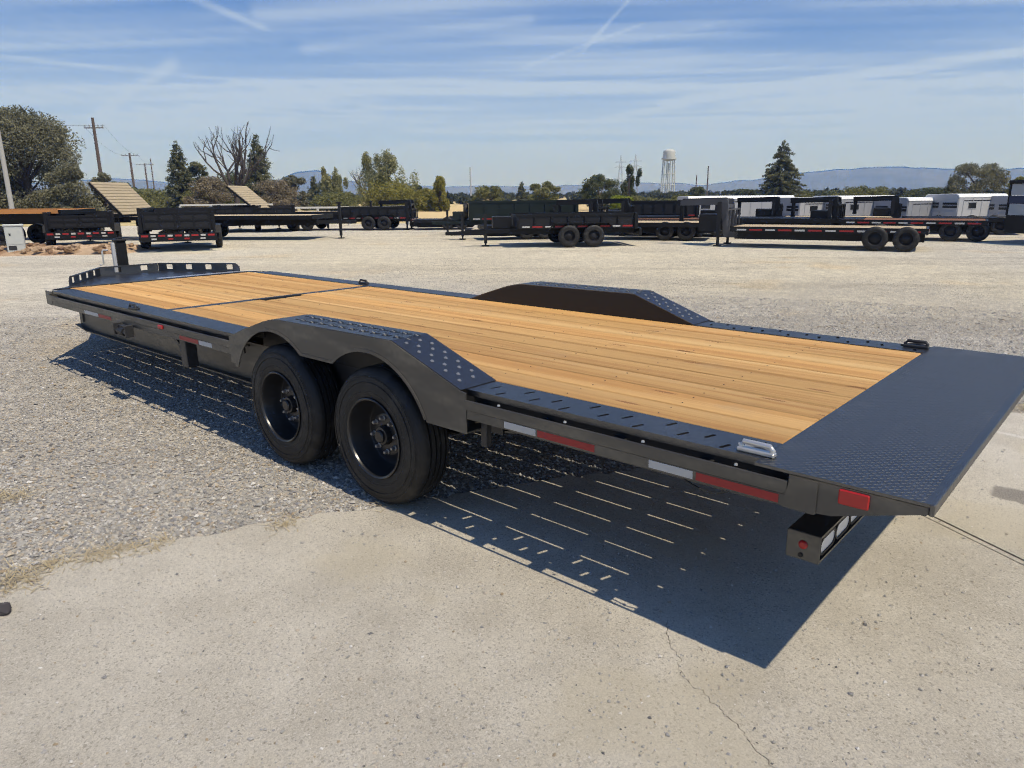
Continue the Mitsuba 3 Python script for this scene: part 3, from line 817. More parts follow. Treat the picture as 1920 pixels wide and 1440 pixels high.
def flatbed(name, label, group, r, f, deg, L, W=2.4, dz=.92, axles=2, neck='tongue', deckm='yard_wood', body='yard_black', z0=0, ramp=None, tape=True, rad=.37, fenders=False, catg='trailer', wx=None, ww=None, neckm=None, edge=None):
    neckm = neckm or body
    t = thing(name, label, catg, group)
    M = place(r, f, z0, deg)
    h = L / 2
    n = int(W / .2)
    part(t, 'plank_deck', cat([box(-h, h, -W / 2 + .06 + i * (W - .12) / n + .005, -W / 2 + .06 + (i + 1) * (W - .12) / n - .005, dz - .045, dz) for i in range(n)]), deckm, False, kind='stuff', to=M)
    fr = [box(-h - .02, h + .02, s * W / 2 - .055, s * W / 2 + .055, dz - .16, dz + .005) for s in (-1, 1)] + [box(-h - .08, -h - .021, -W / 2, W / 2, dz - .18, dz + .004), box(h + .021, h + .06, -W / 2, W / 2, dz - .16, dz + .02)]
    fr += [box(-h, h, s * .48 - .05, s * .48 + .05, dz - .42, dz - .13) for s in (-1, 1)]
    part(t, 'frame', cat(fr), body, False, to=M)
    part(t, 'crossmember', cat([box(x - .03, x + .03, -W / 2 + .06, W / 2 - .06, dz - .12, dz - .047) for x in np.arange(-h + .3, h, .5)]), body, False, kind='stuff', to=M)
    xw = wx if wx is not None else -h * .38
    xs = [xw + (i - (axles - 1) / 2) * (2.3 * rad) for i in range(axles)]
    wheels(t, M, xs, ww or W, rad)
    if fenders:
        for s in (-1, 1):
            part(t, 'fender', cat([box(xs[0] - .5, xs[-1] + .5, s * W / 2 - .24, s * W / 2 + .02, .80, .815), bar((xs[0] - .5, s * (W / 2 - .11), .81), (xs[0] - .75, s * (W / 2 - .11), .58), .25, .012), bar((xs[-1] + .5, s * (W / 2 - .11), .81), (xs[-1] + .75, s * (W / 2 - .11), .58), .25, .012)]), body, False, to=M)
    if edge:
        for s in (-1, 1):
            part(t, 'edge_board', box(-h, h, min(s * (W / 2 + .057), s * (W / 2 + .10)), max(s * (W / 2 + .057), s * (W / 2 + .10)), dz - .13, dz + .03), edge, False, to=M)
    if neck == 'tongue':
        part(t, 'tongue', cat([bar((h, s * .7, dz - .28), (h + 1.3, s * .05, dz - .32), .08, .14) for s in (-1, 1)] + [cbox(h + 1.25, h + 1.5, -.06, .06, dz - .38, dz - .24, .01)]), body, False, to=M)
        part(t, 'jack', cat([box(h + .75, h + .85, -.05, .05, .12, dz + .45), box(h + .68, h + .92, -.12, .12, .0, .03), box(h + .775, h + .825, -.025, .025, .03, .12), box(h + .7, h + .9, -.08, .08, dz + .45, dz + .52)]), 'yard_charcoal', False, to=M)
    if neck == 'goose':
        g = []
        for s in (-1, 1):
            g += [bar((h - .1, s * .48, dz - .25), (h + .32, s * .48, dz - .25), .10, .26), bar((h + .27, s * .48, dz - .35), (h + .42, s * .44, 1.52), .12, .22), bar((h + .34, s * .44, 1.46), (h + 2.0, s * .14, 1.42), .10, .20)]
        g += [box(h + .3, h + .5, -.45, .45, 1.25, 1.36), box(h + .28, h + .42, -.45, .45, dz - .30, dz - .10), box(h + 1.0, h + 1.12, -.34, .34, 1.36, 1.46)]
        part(t, 'gooseneck', cat(g), neckm, False, to=M)
        part(t, 'head_rack', cat([bar((h + .2, y, dz + .0), (h + .2, y, dz + .52), .05) for y in (-.9, -.45, 0, .45, .9)] + [bar((h + .2, -.93, dz + .54), (h + .2, .93, dz + .54), .05)]), neckm, False, to=M)
        part(t, 'coupler', cat([tube([(h + 2.0, 0, 1.5), (h + 2.0, 0, .85)], .075, 12), box(h + 1.9, h + 2.1, -.16, .16, 1.32, 1.52), tube([(h + 2.0, 0, .85), (h + 2.0, 0, .78)], .09, 12)]), body, False, to=M)
        for s in (-1, 1):
            part(t, 'jack', cat([box(h + .45, h + .57, s * .72 - .06, s * .72 + .06, .30, 1.45), box(h + .47, h + .55, s * .72 - .04, s * .72 + .04, .03, .3), box(h + .40, h + .62, s * .72 - .13, s * .72 + .13, 0, .03), box(h + .46, h + .56, min(s * .48, s * .67), max(s * .48, s * .67), .9, 1.1)]), 'yard_charcoal', False, to=M)
        part(t, 'tool_box', cbox(h + .60, h + 1.25, -.48, .48, .46, 1.04, .02), body, 20, to=M)
    if tape:
        for s in (-1, 1):
            tapes(t, M, -h + .1, h - .1, dz - .12, s * (W / 2 + .062), max(4, int(L / .45)))
        tapes(t, M, -W / 2 + .1, W / 2 - .1, dz - .13, -h - .087, 6, 'end')
    if ramp:
        rl, rz, rw = ramp
        a = np.array([-h - .1, 0, dz + .03]); b = a + [-rl, 0, rz]
        rk_ = part(t, 'ramp', cat([bar(a + [0, y, 0], b + [0, y, 0], .06, .10) for y in np.linspace(-rw / 2 + .03, rw / 2 - .03, 4)]), body, False, to=M)
        d = (b - a) / np.linalg.norm(b - a); nn = np.array([d[2], 0, -d[0]]); nn = nn if nn[2] > 0 else -nn
        k = 11
        for i in range(k):
            q = a + (b - a) * (i + .5) / k + nn * .07
            m = trimesh.creation.box(extents=(np.linalg.norm(b - a) / k - .028, rw, .04))
            m.apply_transform(RX(-math.atan2(d[2], d[0]), [0, 1, 0])); m.apply_translation(q)
            part(rk_, 'slat', m, 'ramp_wood', False, to=M)
    return t


def dumper(name, label, group, r, f, deg, L=4.2, W=2.0, z0=.72, z1=1.50, body='yard_black', panel='yard_charcoal', tape=True, spare=False, rad=.37, bump=True):
    t = thing(name, label, 'dump trailer', group)
    M = place(r, f, 0, deg)
    h = L / 2
    part(t, 'bed', cat([box(-h, h, -W / 2, W / 2, z0, z0 + .05), box(h - .04, h, -W / 2, W / 2, z0 + .05, z1 + .06)] + [box(-h, h, s * W / 2 - .02, s * W / 2 + .02, z0 - .06, z1) for s in (-1, 1)]), panel, False, to=M)
    part(t, 'top_rail', cat([box(-h, h + .03, s * W / 2 - .05, s * W / 2 + .05, z1 + .001, z1 + .09) for s in (-1, 1)]), body, False, to=M)
    for x in np.linspace(-h + .04, h - .04, 8):
        for s in (-1, 1):
            part(t, 'rib', box(x - .035, x + .035, min(s * (W / 2 + .021), s * (W / 2 + .075)), max(s * (W / 2 + .021), s * (W / 2 + .075)), z0 - .05, z1), body, False, to=M)
    tg = part(t, 'tailgate', cat([box(-h - .06, -h - .02, -W / 2, -.01, z0, z1 - .03), box(-h - .06, -h - .02, .01, W / 2, z0, z1 - .03)]), panel, False, to=M)
    for y in (-W / 2 + .04, -.06, .06, W / 2 - .04, -W / 4, W / 4):
        part(tg, 'stile', box(-h - .095, -h - .0605, y - .03, y + .03, z0, z1 - .02), body, False, to=M)
    for z in (z0 + .04, (z0 + z1) / 2, z1 - .07):
        part(tg, 'bar', box(-h - .088, -h - .0605, -W / 2, W / 2, z - .025, z + .025), body, False, to=M)
    for s in (-1, 1):
        part(t, 'corner_post', box(-h - .05, -h + .06, s * W / 2 + .021 * s - .05 + .05 * s, s * W / 2 + .021 * s + .05 + .05 * s, z0 - .1, z1 + .1), body, False, to=M)
    part(t, 'frame', cat([box(-h - .15, h + .2, s * .55 - .05, s * .55 + .05, .42, z0 - .07) for s in (-1, 1)] + [box(-h - .2, -h - .1, -W / 2 - .15, W / 2 + .15, .34, .60)]), body, False, to=M)
    if tape:
        tapes(t, M, -W / 2 - .1, W / 2 + .1, .50, -h - .207, 9, 'end', .06)
        for s in (-1, 1):
            tapes(t, M, -h + .1, h - .1, z0 - .02, s * (W / 2 + .083), 10, h=.05)
        for y in (-.75, -.25, .25, .75):
            part(t, 'tail_lamp', box(-h - .212, -h - .2005, y - .08, y + .08, .40, .45), 'white_tape' if abs(y) > .5 else 'red_tape', False, to=M)
    wheels(t, M, (-.55, .3), W + .56, rad)
    for s in (-1, 1):
        y = s * (W / 2 + .15)
        part(t, 'fender', cat([box(-1.05, .8, y - .13, y + .13, .79, .81), bar((-1.05, y, .80), (-1.28, y, .55), .26, .012), bar((.8, y, .80), (1.03, y, .55), .26, .012)]), body, False, to=M)
    part(t, 'tongue', cat([bar((h, s * .6, .55), (h + 1.5, s * .05, .50), .08, .14) for s in (-1, 1)] + [cbox(h + 1.45, h + 1.72, -.06, .06, .45, .58, .01)]), body, False, to=M)
    part(t, 'pump_box', cbox(h + .1, h + .75, -.3, .3, .60, 1.02, .02), body, 20, to=M)
    part(t, 'jack', cat([box(h + .95, h + 1.05, -.05, .05, .1, 1.1), box(h + .88, h + 1.12, -.12, .12, 0, .03), box(h + .975, h + 1.025, -.025, .025, .03, .1)]), 'yard_charcoal', False, to=M)
    if spare:
        k = sub(t, 'spare_wheel')
        m = M @ T().translate([h + .25, .35, 1.05]).rotate([0, 0, 1], 90)
        part(k, 'tyre', yty, None, to=m); part(k, 'rim', yri, None, to=m)
    return t


def horse(label, r, f, deg, L=4.4, W=1.95, H=2.15, body='grey_panel', side='white_panel', z0=.42, nw=2, gr='horse trailers along the back of the yard'):
    t = thing('horse_trailer', label, 'horse trailer', gr)
    M = place(r, f, -.62, deg)
    h = L / 2
    prof = [(-W / 2, z0), (W / 2, z0), (W / 2, H - .12), (W / 2 - .05, H - .04), (W / 2 - .14, H), (-W / 2 + .14, H), (-W / 2 + .05, H - .04), (-W / 2, H - .12)]
    part(t, 'body', yz(sg.Polygon(prof), -h, h), side, 20, to=M)
    part(t, 'roof', yz(sg.Polygon([(-W / 2 - .02, H - .13), (-W / 2 + .04, H - .02), (-W / 2 + .14, H + .02), (W / 2 - .14, H + .02), (W / 2 - .04, H - .02), (W / 2 + .02, H - .13), (W / 2 - .02, H - .13), (W / 2 - .14, H + .001), (-W / 2 + .14, H + .001), (-W / 2 + .02, H - .13)]), -h - .03, h + .03), 'roof_white', 20, to=M)
    e = part(t, 'end_wall', yz(sg.Polygon([(y * .97, z) for y, z in prof]), -h - .04, -h - .001), body, 20, to=M)
    for s in (-1, 1):
        d = part(t, 'rear_door', cbox(-h - .075, -h - .041, min(s * .02, s * .90), max(s * .02, s * .90), z0 + .05, H - .75, .01), body, 20, to=M)
        part(d, 'latch', box(-h - .10, -h - .0755, min(s * .05, s * .10), max(s * .05, s * .10), z0 + .4, z0 + .85), 'dark_steel', False, to=M)
        w = part(t, 'window', cbox(-h - .065, -h - .041, min(s * .10, s * .82), max(s * .10, s * .72), H - .60, H - .36, .01), 'dark_glass', 20, to=M)
        part(w, 'bar', box(-h - .075, -h - .0655, min(s * .1, s * .82), max(s * .1, s * .82), H - .49, H - .46), body, False, to=M)
    part(t, 'frame', cat([box(-h, h, s * .7 - .05, s * .7 + .05, z0 - .14, z0 - .002) for s in (-1, 1)] + [box(-h - .1, -h - .002, -W / 2, W / 2, z0 - .14, z0 - .005)]), 'yard_black', False, to=M)
    for s in (-1, 1):
        y0, y1 = min(s * (W / 2 + .001), s * (W / 2 + .02)), max(s * (W / 2 + .001), s * (W / 2 + .02))
        part(t, 'lower_skirt', box(-h + .02, h - .02, y0, y1, z0 - .02, z0 + .42), body, False, to=M)
        for x in np.linspace(-h + .9, h - .9, nw) if nw else ():
            w = part(t, 'side_window', box(x - .24, x + .24, y0, y1, H - .62, H - .38), 'dark_glass', False, to=M)
            part(w, 'frame', cat([box(x - .28, x + .28, min(y0, y1 + .004 * s), max(y1, y0 + .004 * s), z_ - .018, z_ + .018) for z_ in (H - .64, H - .36)]), 'silver_panel', False, to=M)
        for x in np.arange(-h + .3, h, .6):
            part(t, 'seam_rib', box(x - .015, x + .015, min(s * (W / 2 + .001), s * (W / 2 + .014)), max(s * (W / 2 + .001), s * (W / 2 + .014)), z0 + .45, H - .16), 'silver_panel', False, to=M)
        part(t, 'vent_slot', box(-h + .3, h - .3, min(s * (W / 2 + .001), s * (W / 2 + .010)), max(s * (W / 2 + .001), s * (W / 2 + .010)), H - .30, H - .26), 'yard_charcoal', False, to=M)
        part(t, 'fender', box(-1.0, .75, min(s * W / 2, s * (W / 2 + .24)), max(s * W / 2, s * (W / 2 + .24)), .80, .83), body, False, to=M)
    wheels(t, M, (-.55, .3), W + .46, .36)
    part(t, 'tongue', cat([bar((h, s * .6, .45), (h + 1.3, s * .05, .45), .08, .12) for s in (-1, 1)]), 'yard_black', False, to=M)
    return t


GB = 'black trailers parked across the yard'
dumper('dump_trailer', 'black dump trailer seen square from behind, standing alone in front of the row', GB, -11.95, 26.7, 111, W=2.1, z0=.72, z1=1.33)
dumper('dump_trailer', 'black dump trailer with pale tail plate beside the dirt berm', GB, -16.6, 28.6, 117, L=4.0, W=1.95, z1=1.20)
dumper('dump_trailer', 'small dark dump trailer behind the lone one, near the second raised ramp', GB, -14.7, 39.6, 108, L=3.6, W=1.8, z1=1.28)
dumper('dump_trailer', 'short black dump trailer just right of the lone one', GB, -12.6, 39.8, 106, L=3.6, W=1.7, z1=1.25)
dumper('dump_trailer', 'black dump trailer side on between the flatbed with plank edge and the low gooseneck', GB, -7.2, 40.2, 178, L=3.6, W=2.0, z0=.62, z1=1.12)
dumper('dump_trailer', 'big dark green tall-sided dump trailer behind the taped one', GB, .5, 34.6, 184, L=4.9, W=2.1, z0=.70, z1=1.40, body='yard_green', panel='yard_green', spare=True)
dumper('dump_trailer', 'low black dump trailer with red and white tape before the green one', GB, 2.15, 26.1, 186, L=4.1, W=2.1, z0=.68, z1=1.02)
flatbed('flatbed_trailer', 'black flatbed with bright orange plank edge behind the utility box', GB, -21.3, 28.6, 181, 9.0, 2.4, 1.36, deckm='yard_orange', tape=False, rad=.40, edge='yard_orange')
flatbed('flatbed_trailer', 'black flatbed loaded low behind the orange edged one', GB, -22.0, 33.5, 179, 9.0, 2.4, 1.10, deckm='yard_wood', tape=False)
flatbed('flatbed_trailer', 'black flatbed with tan slatted ramp raised beside the dirt berm', GB, -12.2, 32.2, -6, 8.2, 2.5, 1.0, neck='tongue', ramp=(1.30, 1.36, 2.5), tape=False)
flatbed('flatbed_trailer', 'tandem black flatbed with pale plank edge and a raised ramp at its end', GB, -10.85, 40.4, -5, 5.0, 2.4, .98, neck='tongue', ramp=(1.55, 1.30, 2.3), rad=.34, wx=-.3, tape=False)
flatbed('gooseneck_trailer', 'low black gooseneck trailer standing near the back fence by the yellow shrubs', GB, -3.5, 40.0, 178, 3.0, 2.2, .52, neck='goose', deckm='yard_black', rad=.33, tape=False)
flatbed('gooseneck_trailer', 'gooseneck flatbed with pale plank deck and twin black wheels, near the horse trailers', GB, 10.25, 23.75, 150.5, 5.6, 2.0, .66, neck='goose', deckm='yard_wood', rad=.36, wx=-1.9, ww=2.46, neckm='yard_grey')
flatbed('gooseneck_trailer', 'gooseneck flatbed with rusty brown deck at the far side of the row', GB, 15.1, 27.6, 148, 4.6, 2.3, .72, neck='goose', deckm='rusty', rad=.36, wx=-1.7)
flatbed('gooseneck_trailer', 'gooseneck trailer with pale planks just right of the taped dump trailer', GB, 5.9, 29.2, 160, 4.2, 2.3, .66, neck='goose', deckm='yard_wood', rad=.35, tape=False)
flatbed('gooseneck_trailer', 'black gooseneck frame trailer parked before the long white horse trailer', GB, 7.6, 31.5, 165, 4.4, 2.3, .70, neck='goose', deckm='rusty', rad=.35, tape=False)
flatbed('utility_trailer', 'short black utility trailer with its tongue beside the taped dump trailer', GB, .3, 30.4, 190, 3.0, 1.9, .55, neck='tongue', deckm='yard_black', rad=.32, tape=False)

flatbed('gooseneck_trailer', 'black gooseneck flatbed with bare frame parked tight behind the near one', GB, 11.6, 30.0, 152, 5.0, 2.3, .74, neck='goose', deckm='yard_black', rad=.36, wx=-1.7, tape=False, neckm='yard_grey')
flatbed('gooseneck_trailer', 'black gooseneck trailer with pale planks in front of the all grey horse trailer', GB, 14.2, 32.0, 158, 4.2, 2.2, .70, neck='goose', deckm='yard_wood', rad=.34, tape=False)
flatbed('gooseneck_trailer', 'dark gooseneck trailer before the bright white horse trailer', GB, 19.2, 31.2, 154, 4.4, 2.2, .66, neck='goose', deckm='yard_black', rad=.36, tape=False)
flatbed('flatbed_trailer', 'low black flatbed filling the gap left of the pale planked gooseneck', GB, 5.3, 33.2, 176, 5.0, 2.3, .78, neck='tongue', deckm='yard_black', rad=.35, tape=False)
dumper('dump_trailer', 'dark tall sided dump trailer behind the gooseneck with pale planks', GB, 7.3, 36.5, 172, L=3.6, W=1.9, z1=1.32)
horse('long white horse trailer parked side on below the bright roof line', 12.0, 39.6, 4, L=5.6, side='white_panel', body='white_panel', H=2.2)
for (r, f, d, sd, bd, lb, L_, W_, H_, nw) in [(14.6, 36.2, 26, 'white_panel', 'grey_panel', 'grey horse trailer with white flank beside the long white one', 3.0, 1.75, 2.10, 1),
                            (16.7, 36.0, 20, 'grey_panel', 'grey_panel', 'all grey horse trailer behind the curved gooseneck frame', 3.4, 1.8, 2.16, 2),
                            (19.0, 35.2, 29, 'silver_panel', 'grey_panel', 'grey horse trailer with wide silver side above the rusty deck', 2.8, 1.75, 2.06, 0),
                            (21.5, 34.9, 22, 'white_panel', 'white_panel', 'bright white horse trailer in the middle of the end row', 3.2, 1.7, 2.20, 1),
                            (23.7, 34.8, 31, 'silver_panel', 'grey_panel', 'grey and silver horse trailer next to the dark stock trailer', 2.9, 1.8, 2.10, 2),
                            (26.0, 34.8, 25, 'grey_panel', 'grey_panel', 'grey horse trailer half hidden behind the dark stock trailer', 3.4, 1.75, 2.05, 2)]:
    horse(lb, r, f, d, L=L_, W=W_, side=sd, body=bd, H=H_, nw=nw)

# stock trailer at the edge of the view
st = thing('stock_trailer', 'dark stock trailer with flat black roof, thin posts and pale panels', 'stock trailer')
M = place(19.4, 24.6, 0, 14)
part(st, 'body', cat([box(-2.4, 2.4, -1, 1, .34, .40), box(-2.4, 2.4, -1, -.97, .40, .92), box(-2.4, 2.4, .97, 1, .40, .92), box(-2.4, -2.37, -.97, .97, .40, .92), box(2.37, 2.4, -.97, .97, .40, .92)]), 'yard_black', False, to=M)
part(st, 'roof', cbox(-2.45, 2.45, -1.05, 1.05, 1.95, 2.06, .02), 'yard_black', 20, to=M)
part(st, 'band', cat([box(-2.4, 2.4, s * .985 - .015, s * .985 + .015, 1.30, 1.56) for s in (-1, 1)] + [box(s * 2.385 - .015, s * 2.385 + .015, -.97, .97, 1.30, 1.56) for s in (-1, 1)]), 'navy', False, to=M)
for x in np.linspace(-2.36, 2.36, 5):
    for s in (-1, 1):
        part(st, 'post', box(x - .04, x + .04, s * .985 - .03 + .02 * s, s * .985 + .03 + .02 * s, .92, 1.95), 'yard_black', False, to=M)
for i in range(4):
    x0 = -2.36 + i * 1.18 + .05
    for z0, z1 in ((.93, 1.29), (1.57, 1.94)):
        part(st, 'panel', box(x0, x0 + 1.08, -.99, -.975, z0, z1), 'pale_glass', False, to=M)
        part(st, 'panel', box(x0, x0 + 1.08, .975, .99, z0, z1), 'pale_glass', False, to=M)
for z0, z1 in ((.93, 1.29), (1.57, 1.94)):
    part(st, 'panel', box(-2.39, -2.375, -.95, .95, z0, z1), 'pale_glass', False, to=M)
part(st, 'roof_lamp', lathe([(0, .10), (.07, .09), (.10, .03), (.10, 0)], 16), 'white_lens', 40, to=M @ T().translate([-2.0, -.6, 2.061]))
wheels(st, M, (-.45, .45), 2.05, .33)
for s in (-1, 1):
    part(st, 'fender', box(-.95, .95, s * 1.12 - .11, s * 1.12 + .11, .70, .72), 'yard_black', False, to=M)
part(st, 'tongue', cat([bar((2.4, s * .6, .42), (3.6, s * .05, .42), .08, .12) for s in (-1, 1)]), 'yard_black', False, to=M)

# utility box and dirt berm
ub = thing('utility_box', 'pale grey utility cabinet standing on the dirt berm', 'utility box')
M = place(-16.3, 24.1, .10, 30)
part(ub, 'cabinet', cbox(-.25, .25, -.22, .22, -.1, .80, .015), 'box_paint', 20, to=M)
part(ub, 'lid', cbox(-.28, .28, -.25, .25, .801, .86, .012), 'box_paint', 20, to=M)
d_ = part(ub, 'door', cbox(-.22, .22, -.232, -.2205, .22, .76, .004), 'box_paint', 20, to=M)
part(d_, 'lock', box(-.14, -.09, -.242, -.2325, .50, .58), 'dark_steel', False, to=M)
part(ub, 'vent', box(-.20, .02, -.2265, -.2205, .04, .18), 'dark_steel', False, to=M)
nx, ny = 90, 40
X, Y = np.meshgrid(np.linspace(-24, -12.2, nx), np.linspace(22.6, 27.3, ny), indexing='ij')
lo = 23.3 + .12 * (X + 18) + .5 * (meshkit.fbm(np.stack([X * .8, Y * 0, Y * 0], -1), 3, 2) - .5)
prof = sstep(-.2, .9, Y - lo) * (1 - sstep(26.2, 27.2, Y)) * (1 - sstep(-13.4, -12.5, X))
Z = -.03 + prof * (.10 + .17 * meshkit.fbm(np.stack([X * 1.3, Y * 1.6, 0 * X], -1), 4, 6)) + prof * .10 * (meshkit.fbm(np.stack([X * 5, Y * 5, 0 * X], -1), 3, 9) - .4)
XY = EYE[:2] + X.reshape(-1, 1) * R2 + Y.reshape(-1, 1) * F2
i, j = np.meshgrid(np.arange(nx - 1), np.arange(ny - 1), indexing='ij')
q = np.stack([i * ny + j, (i + 1) * ny + j, (i + 1) * ny + j + 1, i * ny + j + 1], -1).reshape(-1, 4)
single('dirt_berm', (np.column_stack([XY, Z.reshape(-1)]), q), 'dirt_mat', True, label='low berm of brown dirt and rubble', kind='structure')
rb = []
for k in range(170):
    r, f = RNG.uniform(-22, -12.8), RNG.uniform(23.2, 25.6)
    if f < 23.2 + .12 * (r + 18): continue
    m = trimesh.creation.icosphere(1, RNG.uniform(.04, .14)); m.vertices *= RNG.uniform(.6, 1.3, (len(m.vertices), 1)) * [1, 1, .7]
    p = yard(r, f); m.apply_translation((p[0], p[1], RNG.uniform(.05, .22))); rb.append(m)
single('rubble', cat(rb), 'dirt_mat', False, label='brown clods and broken stone scattered over the berm', kind='stuff')

# fence
def fence(label, r0, f0, r1, f1, zt, n):
    t = thing('rail_fence', label, 'fence', 'pale fences behind the trailers')
    a, b = yard(r0, f0), yard(r1, f1)
    part(t, 'top_rail', bar((*a, zt), (*b, zt), .09, .11), 'fence_paint', False)
    part(t, 'mid_rail', bar((*a, zt - .45), (*b, zt - .45), .05, .07), 'fence_paint', False)
    for k in np.linspace(0, 1, n):
        p = a * (1 - k) + b * k
        part(t, 'post', box(p[0] - .06, p[0] + .06, p[1] - .06, p[1] + .06, -.1, zt - .06), 'fence_paint', False)


fence('pale rail fence between the lone dump trailer and the second raised ramp', -20.3, 45.5, -14.6, 45.5, 1.33, 4)
fence('pale rail fence behind the tandem flatbed and the low gooseneck', -13.9, 46, -6.4, 46.5, 1.10, 5)

# ------------------------------------------------------------------ poles, tower, pylons
def upole(label, r, f, h, rad, arms, bsdf='pole_wood', lean=0):
    t = thing('utility_pole', label, 'utility pole')
    p = yard(r, f)
    part(t, 'shaft', tube([(p[0], p[1], -.2), (p[0] + lean * .5, p[1], h * .5), (p[0] + lean, p[1], h)], [rad, rad * .85, rad * .65], 10), bsdf, 50)
    for z, w in arms:
        d = R2 * w / 2
        k = part(t, 'crossarm', bar((*(p - d), z), (*(p + d), z), .09, .10), bsdf, False)
        for s in (-.9, -.45, .45, .9):
            q = p + d * s
            part(k, 'insulator', tube([(q[0], q[1], z + .07), (q[0], q[1], z + .28)], .06, 6), 'lattice_grey', 50)
    return p


upole('pale tall pole at the edge beside the big oak', -30.3, 45, 9.2, .15, [], 'pole_pale')
pa = upole('dark wooden utility pole right of the big oak', -41.0, 75, 9.5, .20, [(8.55, 1.9)])
pb = upole('farther wooden utility pole with one crossarm', -65.6, 130, 9.4, .24, [(9.0, 3.0)])
pc = upole('distant small utility pole beside the conifer', -92.4, 190, 10.4, .24, [(10.1, 4.6)])
pd_ = upole('thin distant pole just left of the conifer', -86.0, 180, 11.0, .16, [])
upole('faint mast standing alone over the far trees', -15.9, 300, 12.8, .35, [], 'lattice_grey')
upole('slim dark mast right of the water tower', 42.4, 160, 7.4, .16, [])
upole('short thin mast next to the slim one by the water tower', 40.0, 160, 5.6, .14, [])
wr = thing('power_line', 'thin overhead power line strung from pole to pole over the trees', 'power line')
for s in (-.9, .9):
    for A, za, B, zb in ((pa + R2 * s * 1.15, 8.8, pb + R2 * s * 1.5, 9.2), (yard(-9, 20) * 0 + pa + R2 * s * 1.15, 8.8, yard(-75, 55), 9.3), (pb + R2 * s * 1.5, 9.2, pc + R2 * s * 2.3, 10.3)):
        part(wr, 'wire', tube([(*(A * (1 - k) + B * k), za * (1 - k) + zb * k - 1.2 * 4 * k * (1 - k) * .6) for k in np.linspace(0, 1, 9)], .012, 4), 'cable', 60)
tw = thing('water_tower', 'white water tower on tall thin legs far behind the trees', 'water tower')
p = yard(89, 420)
M = T().translate([float(p[0]), float(p[1]), 0])
part(tw, 'tank', lathe([(0, 19.2), (1.6, 19.4), (2.9, 19.9), (3.4, 20.7), (3.4, 24.3), (3.1, 25.1), (1.8, 25.7), (0, 25.9)], 32), 'tower_white', 40, to=M)
part(tw, 'walkway', lathe([(3.5, 20.4), (4.1, 20.4), (4.1, 21.2), (4.05, 21.2), (4.05, 20.5), (3.5, 20.5)], 32), 'tower_white', False, to=M)
part(tw, 'riser', tube([(0, 0, 0), (0, 0, 18.5)], .5, 12), 'tower_white', 50, to=M)
for k in range(6):
    a = k * math.pi / 3 + .3
    part(tw, 'leg', tube([(3.9 * math.cos(a), 3.9 * math.sin(a), -.2), (3.2 * math.cos(a), 3.2 * math.sin(a), 20.4)], .36, 8), 'tower_white', 50, to=M)
part(tw, 'brace_ring', cat([ring((0, 0, z), 3.4 + .3 * (20 - z) / 20, .16, 24, 5) for z in (6.5, 12.5)]), 'tower_white', 40, to=M)
for (r, f, h, lb) in ((52.0, 352, 19.4, 'grey lattice pylon standing over the dark bushes'), (58.6, 350, 19.8, 'grey lattice pylon nearer the water tower, behind the scraggly tree')):
    t = thing('pylon', lb, 'pylon')
    p = yard(r, f)
    b, c = 1.7, .45
    L4 = [np.array([sx, sy]) for sx in (-1, 1) for sy in (-1, 1)]
    M = T().translate([float(p[0]), float(p[1]), 0]).rotate([0, 0, 1], YDEG)
    part(t, 'tower_frame', cat([bar((q[0] * b, q[1] * b, -.2), (q[0] * c, q[1] * c, h * .75), .16) for q in L4] + [bar((q[0] * c, q[1] * c, h * .75), (0, 0, h), .14) for q in L4] +
                               [bar((sx * w0, sy * w0, z), (-sx * w1 if k % 2 else sx * w1, sy * w1 if k % 2 else -sy * w1, z + 2.4), .09) for z, w0, w1 in [(z, b + (c - b) * z / (h * .75), b + (c - b) * (z + 2.4) / (h * .75)) for z in np.arange(0, h * .7, 2.4)] for k, (sx, sy) in enumerate(((-1, -1), (1, -1), (1, 1), (-1, 1)))]), 'lattice_grey', False, to=M)
    for z in (h * .72, h * .84):
        part(t, 'arm', cat([bar((0, 0, z + .6), (s * 3.0, 0, z), .12) for s in (-1, 1)] + [bar((-3.0, 0, z), (3.0, 0, z), .12)]), 'lattice_grey', False, to=M)

# ------------------------------------------------------------------ trees
def cards(C, size, g, flat=.0):
    """One leaf quad at each centre, turned at random."""
    n = len(C)
    a = g.normal(size=(n, 3)); a[:, 2] *= (1 - flat); a /= np.linalg.norm(a, axis=1, keepdims=True)
    b = np.cross(a, g.normal(size=(n, 3))); b /= np.linalg.norm(b, axis=1, keepdims=True)
    s = size * g.uniform(.6, 1.35, (n, 1))
    V = np.stack([C - a * s, C - b * s * .55, C + a * s, C + b * s * .55], 1).reshape(-1, 3)
    k = 4 * np.arange(n)[:, None]
    return V, np.vstack([k + [0, 1, 2], k + [0, 2, 3]])


TREES = {}
NOUN = {'oak': 'tree', 'con': 'conifer'}


